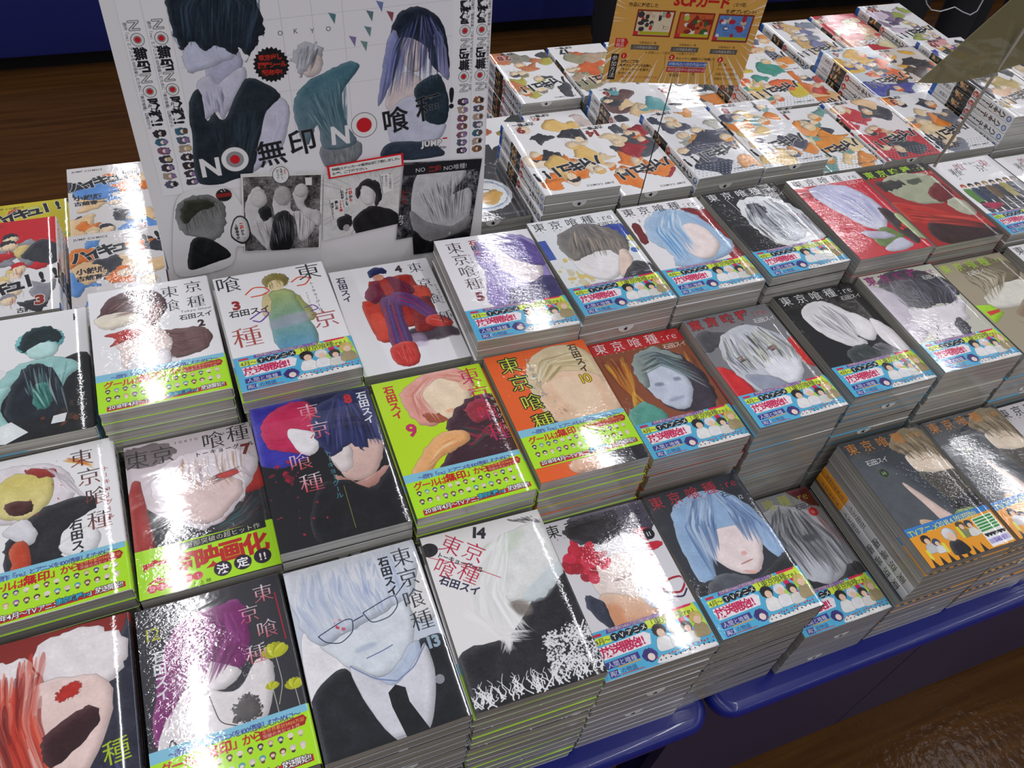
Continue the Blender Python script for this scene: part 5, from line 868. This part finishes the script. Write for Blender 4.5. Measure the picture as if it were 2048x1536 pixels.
def lower():
    c = Cv(400, 165, 'e2e0e0', 4.0); P = lambda k: LW[k]
    c.poly('686868', P('head'), r=1.2, c2='8c8c8c'); c.hair(['54544c', '7c7c7c', '3c3c34'], [(50, 32), (30, 50), (30, 80)], [(54, 32), (70, 44), (72, 62)], 50, 1.6); c.poly('2c2e22', P('headd'), r=1.6); c.poly('181a1c', P('coat'), r=.5)
    x, y = P('b2')[0]; c.poly('241c20', [(x+(9.4 if k % 2 else 8.2)*math.cos(k*PI/22), y+(8.6 if k % 2 else 7.6)*math.sin(k*PI/22)) for k in range(44)], sm=False); c.rect('8c2020', x-8, y-2.4, x+8, y+2.4); c.dabs(['d8d8d8'], x, y-5, 3, 6, 1)
    c.poly('dcdad8', P('c2'), sm=False); c.poly('5c5858', P('c2in'), sm=False, tex=.1); c.poly('d0cccc', P('w1'), r=.8); c.poly('d4d0d0', P('w2'), r=.8); c.poly('ccc8c8', P('w3'), r=.8); c.poly('1c1c20', P('blk2'), r=.5); c.poly('1c1c20', [(112, 60), (124, 56), (126, 70), (116, 76)], r=.6); c.ell('d0ccca', 115, 46, 9, 11, r=.5); c.ell('b0acac', 142, 46, 10, 13, r=.8); c.ell('c8c4c4', 164, 42, 8, 9, r=.5)
    c.hair(['7c787c', 'e4e2e2', '3c383c'], [(104, 70), (112, 110)], [(174, 60), (166, 120)], 60, .9); c.ell('404040', 143, 19, 9.5, 11); c.ell('e4e2e2', 143, 19, 8.8, 10.3); c.text('東京', 148, 14, 3, 'c83030', v=1); c.text('喰種はこう', 144, 12, 3, '202020', v=1); c.text('読むのだ', 140, 13, 3, '202020', v=1); c.poly('e0dedc', [(170, 26), (178, 27), (177, 37), (170, 36)], sm=False)
    c.poly('202024', P('bubble'), r=.2); q = np.array(P('bubble'), float); m_ = q.mean(0); c.poly('d8d6d4', (q-m_)*.88+m_, r=.1); c.text('上等', 84, 88, 0.1, '202020'); c.text('無印', 90, 76, 4.4, 'c83030', v=1, w=.05); c.text('から…', 90, 85, 4.2, '202024', v=1, w=.04); c.text('上官命令だ', 84, 77, 4.2, '202024', v=1, w=.04)
    c.poly('d8d6d4', P('c3'), sm=False)
    for k in range(46): a_ = R.random()*2*PI; c.line('98949c', [(246+30*math.cos(a_), 62+26*math.sin(a_)), (246+70*math.cos(a_), 62+60*math.sin(a_))], .3, .7, al=.6)
    c.poly('16161a', P('k3'), r=.5); c.poly('dedada', P('f3'), r=.4); c.poly('242428', P('h3'), r=1); c.poly('202024', P('h3b'), r=.6); c.ell('a8a4a4', 214, 102, 4.4, 5)
    for x, y in ((218, 56), (204, 70), (267, 44)): c.poly('e4e2e0', [(x-8, y-10), (x+8, y-8), (x+9, y+14), (x-5, y+17)], sm=False); c.line('303034', [(x-8, y-10), (x-5, y+17)], .5, sm=False)
    c.text('無印から', 222, 50, 4.6, ['c83030', 'c83030', '202020'], v=1, w=.05); c.text('『グール』を', 217, 50, 3.8, '202020', v=1, w=.04); c.text('読めば…', 212, 51, 3.8, '202020', v=1, w=.04); c.text('100倍', 209, 64, 4, 'c83030', v=1, w=.05); c.text('楽しめ', 204, 64, 4.2, '202020', v=1, w=.04); c.text('ます!!', 199, 66, 4.2, '202020', v=1, w=.04); c.text('グールは無印を', 272, 36, 3, '202020', v=1); c.text('読まないと', 267, 38, 3, '202020', v=1); c.text('始まらない!', 262, 38, 3, '202020', v=1)
    c.poly('3c3c40', P('c4'), sm=False, tex=.12); c.poly('c4c2c4', P('w4'), r=.8); c.poly('8c8a8c', P('g4'), r=.8); c.hair(['585458', 'e8e6e6', '242428'], [(306, 60), (330, 120)], [(372, 44), (366, 110)], 60, 1.2); c.poly('141418', P('k4'), r=.8); c.dabs(['c8c8c8'], 340, 148, 24, 14, 2.6); c.rect('18181c', 290, 26, 391, 41, sk=3); c.text('NO', 304, 35, 8, 'dcdadc'); c.text('無印', 321, 36, 8, '8c2420', w=.05); c.text('NO喰種!', 340, 37, 8, 'dcdadc'); c.text('試して', 383, 50, 6, 'c8c8c8', v=1); c.text('みろ', 375, 48, 6, 'c8c8c8', v=1); c.text('ムシカ', 289, 62, 7, '8c2420', v=1, w=.04); c.text('カラ', 284, 98, 8, 'd8d8d8', v=1, w=.02)
    return c
lc = lower(); lm = image_mat('cutout print', lc.image('cutout_print'), wrap=False, rough=.5)
def sm_(k, e=1.0):
    q = smooth(LW[k], 3); m_ = q.mean(0); return [tuple(p) for p in (q-m_)*e+m_]
for k, z, sm in (('c1', .0020, 1), ('c2', .0016, 0), ('c3', .0014, 0), ('c4', .0016, 0)):
    print_card('comic_panel', sm_(k, 1.0) if sm else LW[k], -.045, .195, .001, 400, 165, lm, z, board)
nc = Cv(92, 24, 'e4e2de', 6.0); nc.rect('d81c24', 0, 0, 92, 24, tex=0); nc.rect('e6e4e0', 2.6, 2.6, 89.4, 21.4, tex=0); nc.text('特典ステッカーの配布は終了致しました。', 5, 8.4, 5.4, '28282c', gap=.83, w=.02); nc.text('何卒、ご了承下さい。', 5, 16, 5.4, '28282c', gap=.83, w=.02)
nme = print_card('notice_strip', [(0, 0), (92, 0), (92, 17), (0, 17)], 0, 0, .001, 92, 17, image_mat('notice print', nc.image('notice_print'), wrap=False), 0, board)
for v in nme.data.vertices: v.co.z += t0
nme.location = (.1515, -.0026, .1805-t0); nme.rotation_euler = (0, -.055, 0)
nme['label'] = 'red bordered handwritten notice strip'
link('easel_strut', box(.14, .008, .02, .17, .011, .5), board, WHITE).rotation_euler = (-.22, 0, 0)

# ------------------------------------------------------------------ gold sign on a wire stem
CLEAR, _nt, _b = new_mat('clear acrylic'); _b.inputs['Base Color'].default_value = (.9, .95, .92, 1); _b.inputs['Roughness'].default_value = .05; _b.inputs['Transmission Weight'].default_value = 1; _b.inputs['IOR'].default_value = 1.2
WIRE = simple('steel wire', '4c4844', .35, metal=.8)
def goldsign():
    c = Cv(176, 250, 'dca650', 6.0); cx, cy = 88, 176
    for k in range(72):
        a_ = k*2*PI/72+R.uniform(-.03, .03); w_ = R.uniform(.010, .034); r0 = R.uniform(66, 96); c.poly('f6ecea', [(cx+r0*math.cos(a_), cy+r0*.6*math.sin(a_)), (cx+220*math.cos(a_-w_), cy+220*math.sin(a_-w_)), (cx+220*math.cos(a_+w_), cy+220*math.sin(a_+w_))], sm=False, al=.85)
    P = SG; c.text('SCFカード', 66, 150, 15, 'c01c1c', w=.05, gap=.9); c.text('作品に対応した', 14, 157, 5, '3c2c1c', w=.02); c.text('(全9種)', 137, 152, 5, '3c2c1c'); c.text('を1枚プレゼント!', 130, 160, 5.4, '3c2c1c', w=.02, gap=.9)
    c.text('スマホ', 24, 120, 20, 'c01c1c', w=.05); c.text('キャンペーン', 84, 112, 13, '3c2c1c', w=.04); c.rect('c82020', 10, 60, 166, 96); c.text('SCFカード', 34, 78, 24, 'f4ecd0', w=.05)
    for k, cs in (('p1', ['e0d0b0', '38343c', 'c83828', 'a8a898', 'e0b898']), ('p2', ['c85c30', '30603c', '8c2820', 'b8c050', 'e8e0d0']), ('p3', ['5c88c8', '24284c', 'b82838', 'e0e0ec', 'd8b8a0'])):
        q = np.array(P[k], float); x0, y0, x1, y1 = q[:, 0].min(), q[:, 1].min(), q[:, 0].max(), q[:, 1].max(); c.rect('8c3018', x0, y0, x1, y1); c.rect(cs[0], x0+2, y0+2, x1-2, y1-2)
        for _ in range(22): c.ell(R.choice(cs), R.uniform(x0+5, x1-5), R.uniform(y0+4, y1-7), R.uniform(1.5, 4.5), R.uniform(1.5, 4), r=.4)
        c.rect('b8b020', x0+7, y1-6, x1-2, y1-2.4); c.rect('d02838', x0, y1-6, x0+6, y1-2)
    for x, y in P['lbls']: c.rect('605850', x-18, y+1, x+16, y+7, sk=0); c.text('対象商品の一覧', x-9, y-1.6, 3, '302418'); c.text('この作品を読むと', x-15, y+4, 3.6, 'e8e0d8')
    q = P['tag']; c.poly('d02c24', [(7, 196), (20, 196), (23, 201), (20, 207), (7, 207)], sm=False); c.text('対象', 8.4, 199, 5, 'f4e8e0'); c.text('商品', 8.4, 204, 5, 'f4e8e0')
    c.text('※店舗によって配布カードは異なります。', 46, 212, 3.4, '483418'); c.rect('201c18', 6, 215, 15, 247); c.text('参加方法', 10.5, 220, 7, 'f0ece8', v=1)
    for n_, (x, y) in zip('123', P['n']): c.ell('c82420', x, y, 3.6, 3.6, tex=0); c.text(n_, x-1.5, y, 5, 'f4f0ec', w=.03)
    for i, st in enumerate(('当店にご来店', '本屋さんアプリを起動し', '「キャンペーンを探す」', 'をタップ!')): c.text(st, 18, 223.5+i*5, 4, '403018', w=.02, gap=.92)
    c.text('キャンペーン詳細ページを開いて', 85, 218, 3.8, '403018', w=.02, gap=.86); c.rect('2c58b0', 77, 222, 126, 228); c.text('対象商品の過去作品の1巻', 78, 225, 4.6, 'f0f0f0', gap=.92); c.rect('b81c28', 77, 229, 126, 235); c.text('本誌連載中の最新作の1話', 78, 232, 4.6, 'f0e0e0', gap=.92); c.text('を読む!', 82, 239, 4.4, '403018', w=.02)
    c.line('5c4420', P['dv'], .5, sm=False); c.line('5c4420', P['dv2'], .5, sm=False)
    for i, st in enumerate(('読了後', 'ボタンを押す', '店員さんに見せて', '特典をプレゼント!')): c.text(st, 140, 224+i*6, 4, 'a02c20' if i == 1 else '403018', gap=.9)
    c.text('ご注意:カードはなくなり次第終了です', 18, 243, 3.2, 'a02c20', gap=.9); return c
SA = Vector((.4818, .8110, 1.067)); ang = math.atan2(.77070-.81098, .65192-.48181)
gs = empty('sign_card', (SA.x, SA.y, SA.z), ang, 'gold and white sign card in a clear sleeve, held up on a thin wire', 'sign')
me = mesh('sign', [(0, 0, 0), (.176, 0, 0), (.176, 0, .25), (0, 0, .25), (0, .0012, 0), (.176, .0012, 0), (.176, .0012, .25), (0, .0012, .25)], [(0, 1, 2, 3), (7, 6, 5, 4), (0, 4, 5, 1), (1, 5, 6, 2), (2, 6, 7, 3), (3, 7, 4, 0)])
ul = me.uv_layers.new(name='UVMap')
for lp in me.loops: co = me.vertices[lp.vertex_index].co; ul.data[lp.index].uv = (co.x/.176, co.z/.25)
link('printed_card', me, gs, image_mat('gold sign print', goldsign().image('gold_sign_print'), crinkle=.3))
st = empty('wire_stand', (.569, .7965, T0), 0, 'thin wire stand with a round clear clip holding the gold sign', 'stand')
link('wire', tube([(0, 0, 0), (0, 0, .30), (.002, -.001, .49)], .0008, 6), st, WIRE)
ring = [(.0135*math.cos(a), -.0055, .492+.0135*math.sin(a)) for a in [k*2*PI/24 for k in range(25)]]
link('clip_ring', tube([(x+.006, y-.009, z) for x, y, z in ring], .0011, 6), st, CLEAR); link('foot', box(-.012, -.0008, 0, .012, .0008+.0, .003), st, WIRE)

# ------------------------------------------------------------------ clear sheet sign at the right
SHM, nt, b = new_mat('hazy olive plastic sheet'); b.inputs['Base Color'].default_value = s2l('8c8660'); b.inputs['Roughness'].default_value = .22; b.inputs['Alpha'].default_value = .80; b.inputs['Transmission Weight'].default_value = .25
film(nt, b, .6, .6, .1)
acr = empty('plastic_sign_sheet', (.937, .758, 1.05), 0, 'hazy olive plastic sign sheet seen edge-on over the tall pile at right', 'sign')
nx_, ny_ = 12, 8; v = []; f = []
for s_ in (0, 1):
    for j in range(ny_+1):
        for i in range(nx_+1):
            a_, b_ = i/nx_, j/ny_; sag = -.012*math.sin(PI*min(1, a_*1.6))*(1-b_)
            v.append((a_*.330+b_*.30, a_*.028+b_*.05+s_*.0012, sag+b_*.24))
M_ = (nx_+1)*(ny_+1)
for j in range(ny_):
    for i in range(nx_): a_ = j*(nx_+1)+i; f.append((a_, a_+1, a_+nx_+2, a_+nx_+1)); f.append((M_+a_, M_+a_+nx_+1, M_+a_+nx_+2, M_+a_+1))
for i in range(nx_): f.append((i, M_+i, M_+i+1, i+1)); a_ = ny_*(nx_+1)+i; f.append((a_, a_+1, M_+a_+1, M_+a_))
for j in range(ny_): a_ = j*(nx_+1); f.append((a_, a_+nx_+1, M_+a_+nx_+1, M_+a_)); a_ += nx_; f.append((a_, M_+a_, M_+a_+nx_+1, a_+nx_+1))
link('sheet', mesh('sheet', v, f), acr, SHM)
st2 = empty('wire_stand', (1.100, .7985, T0), 0, 'grey rod stand rising beside the tall pile under the hazy plastic sheet', 'stand')
link('rod', tube([(0, -.0, 0), (0, -.012, .30), (0, -.030, .52)], .0028, 8, .0022), st2, simple('grey plastic rod', '8c8478', .4)); link('foot', box(-.012, -.004, 0, .012, .004, .004), st2, WIRE)

# ------------------------------------------------------------------ shoppers across the aisle
CLOTH = simple('black trousers', '1c1b20', .85, noise=.15, scale=40); COAT = simple('dark coat', '26242a', .8, noise=.15, scale=30); SKIN = simple('skin', 'c89a80', .55); HAIRM = simple('black hair', '141214', .5); SHOE = simple('black shoe leather', '0e0d0e', .35)
def person(x, y, rz, label, gap=.09):
    p = empty('person', (x, y, 0), rz, label, 'person')
    V = [(0, 0, .95), (0, 0, 1.12), (0, -.01, 1.30), (0, 0, 1.42), (0, 0, 1.50), (0, .015, 1.57), (0, .02, 1.66)]; E_ = [(i, i+1) for i in range(6)]; Rr = [(.155, .115), (.14, .10), (.165, .11), (.12, .09), (.052, .052), (.075, .085), (.07, .085)]
    def add(pt, r, par): V.append(pt); Rr.append(r); E_.append((par, len(V)-1)); return len(V)-1
    for s_ in (-1, 1):
        a_ = add((s_*gap, 0, .86), (.085, .09), 0); a_ = add((s_*gap, .01, .50), (.064, .066), a_); a_ = add((s_*gap, -.01, .28), (.058, .060), a_); a_ = add((s_*gap, -.015, .10), (.056, .058), a_)
        a_ = add((s_*.18, 0, 1.38), (.06, .06), 3); a_ = add((s_*.225, -.02, 1.12), (.045, .045), a_); a_ = add((s_*.215, .06, .90), (.033, .036), a_); a_ = add((s_*.21, .09, .83), (.020, .038), a_)
        for k, (dx, L) in enumerate(((-.03, .055), (-.012, .08), (0, .088), (.012, .08), (.024, .06))):
            b_ = add((s_*.21, .095+dx, .80), (.0095, .0095), a_); add((s_*.205, .10+dx*1.2, .80-L*.8), (.008, .008), b_)
    me = bpy.data.meshes.new('body'); me.from_pydata(V, E_, []); o = bpy.data.objects.new('tmp', me); C.objects.link(o)
    sk = o.modifiers.new('s', 'SKIN'); sk.use_smooth_shade = True; o.modifiers.new('d', 'SUBSURF').levels = 1
    for i, r_ in enumerate(Rr): me.skin_vertices[0].data[i].radius = r_
    me.skin_vertices[0].data[0].use_root = True
    dg = bpy.context.evaluated_depsgraph_get(); m2 = bpy.data.meshes.new_from_object(o.evaluated_get(dg)); bpy.data.objects.remove(o)
    for m_ in (CLOTH, COAT, SKIN): m2.materials.append(m_)
    for q in m2.polygons:
        z = q.center.z; side = abs(q.center.x) > .165 and z < .87
        q.material_index = 2 if (z > 1.47 or side) else 1 if z > .93 or abs(q.center.x) > .17 else 0; q.use_smooth = True
    link('body', m2, p)
    h_ = bmesh.new(); bmesh.ops.create_uvsphere(h_, u_segments=16, v_segments=10, radius=1)
    for q in h_.verts: q.co = Vector((q.co.x*.088, q.co.y*.10-.012, max(q.co.z, -.5 if q.co.y < 0 else .1)*.105+1.66))
    hm = bpy.data.meshes.new('hair'); h_.to_mesh(hm); h_.free(); link('hair', hm, p, HAIRM)
    for s_ in (-1, 1):
        sh = bmesh.new(); bmesh.ops.create_uvsphere(sh, u_segments=16, v_segments=10, radius=1)
        for q in sh.verts: q.co = Vector((q.co.x*.048*(1.1 if q.co.y > 0 else .9)+s_*gap, q.co.y*.14+.04, max(0, (q.co.z+.35)*(.06-.02*q.co.y))))
        sm2 = bpy.data.meshes.new('shoe'); sh.to_mesh(sm2); sh.free()
        for q in sm2.polygons: q.use_smooth = True
        link('shoe', sm2, p, SHOE)
    n_ = bmesh.new(); bmesh.ops.create_cone(n_, segments=8, radius1=.014, radius2=.004, depth=.03)
    for q in n_.verts: q.co = Vector((q.co.x, .105+q.co.y*.6, 1.61+q.co.z))
    nm = bpy.data.meshes.new('nose'); n_.to_mesh(nm); n_.free(); link('nose', nm, p, SKIN)
    for s_ in (-1, 1): link('eye', box(s_*.03-.01, .088, 1.642, s_*.03+.01, .100, 1.650), p, HAIRM); link('ear', box(s_*.08-.006, -.005, 1.60, s_*.08+.006, .02, 1.655, .004), p, SKIN)
    link('mouth', box(-.02, .094, 1.570, .02, .100, 1.575), p, simple('lips', '9c5850', .5))
    return p
person(1.52, 2.62, 1.15, 'person in black trousers at the far counter, left of the gold sign', .075)
p2 = person(2.53, 2.12, -.3, 'person in black trousers with a dangling white cord, right of centre', .093)
person(2.93, 2.20, -.3, 'person in black trousers half hidden behind the hazy plastic sheet', .09)
pts = CORD
inv = (Matrix.Translation((2.53, 2.12, 0)) @ Matrix.Rotation(-.3, 4, 'Z')).inverted()
cord = link('white_cord', tube([tuple(inv @ Vector(q)) for q in pts], .0022, 6), p2, simple('white cord', 'c8c8cc', .6))
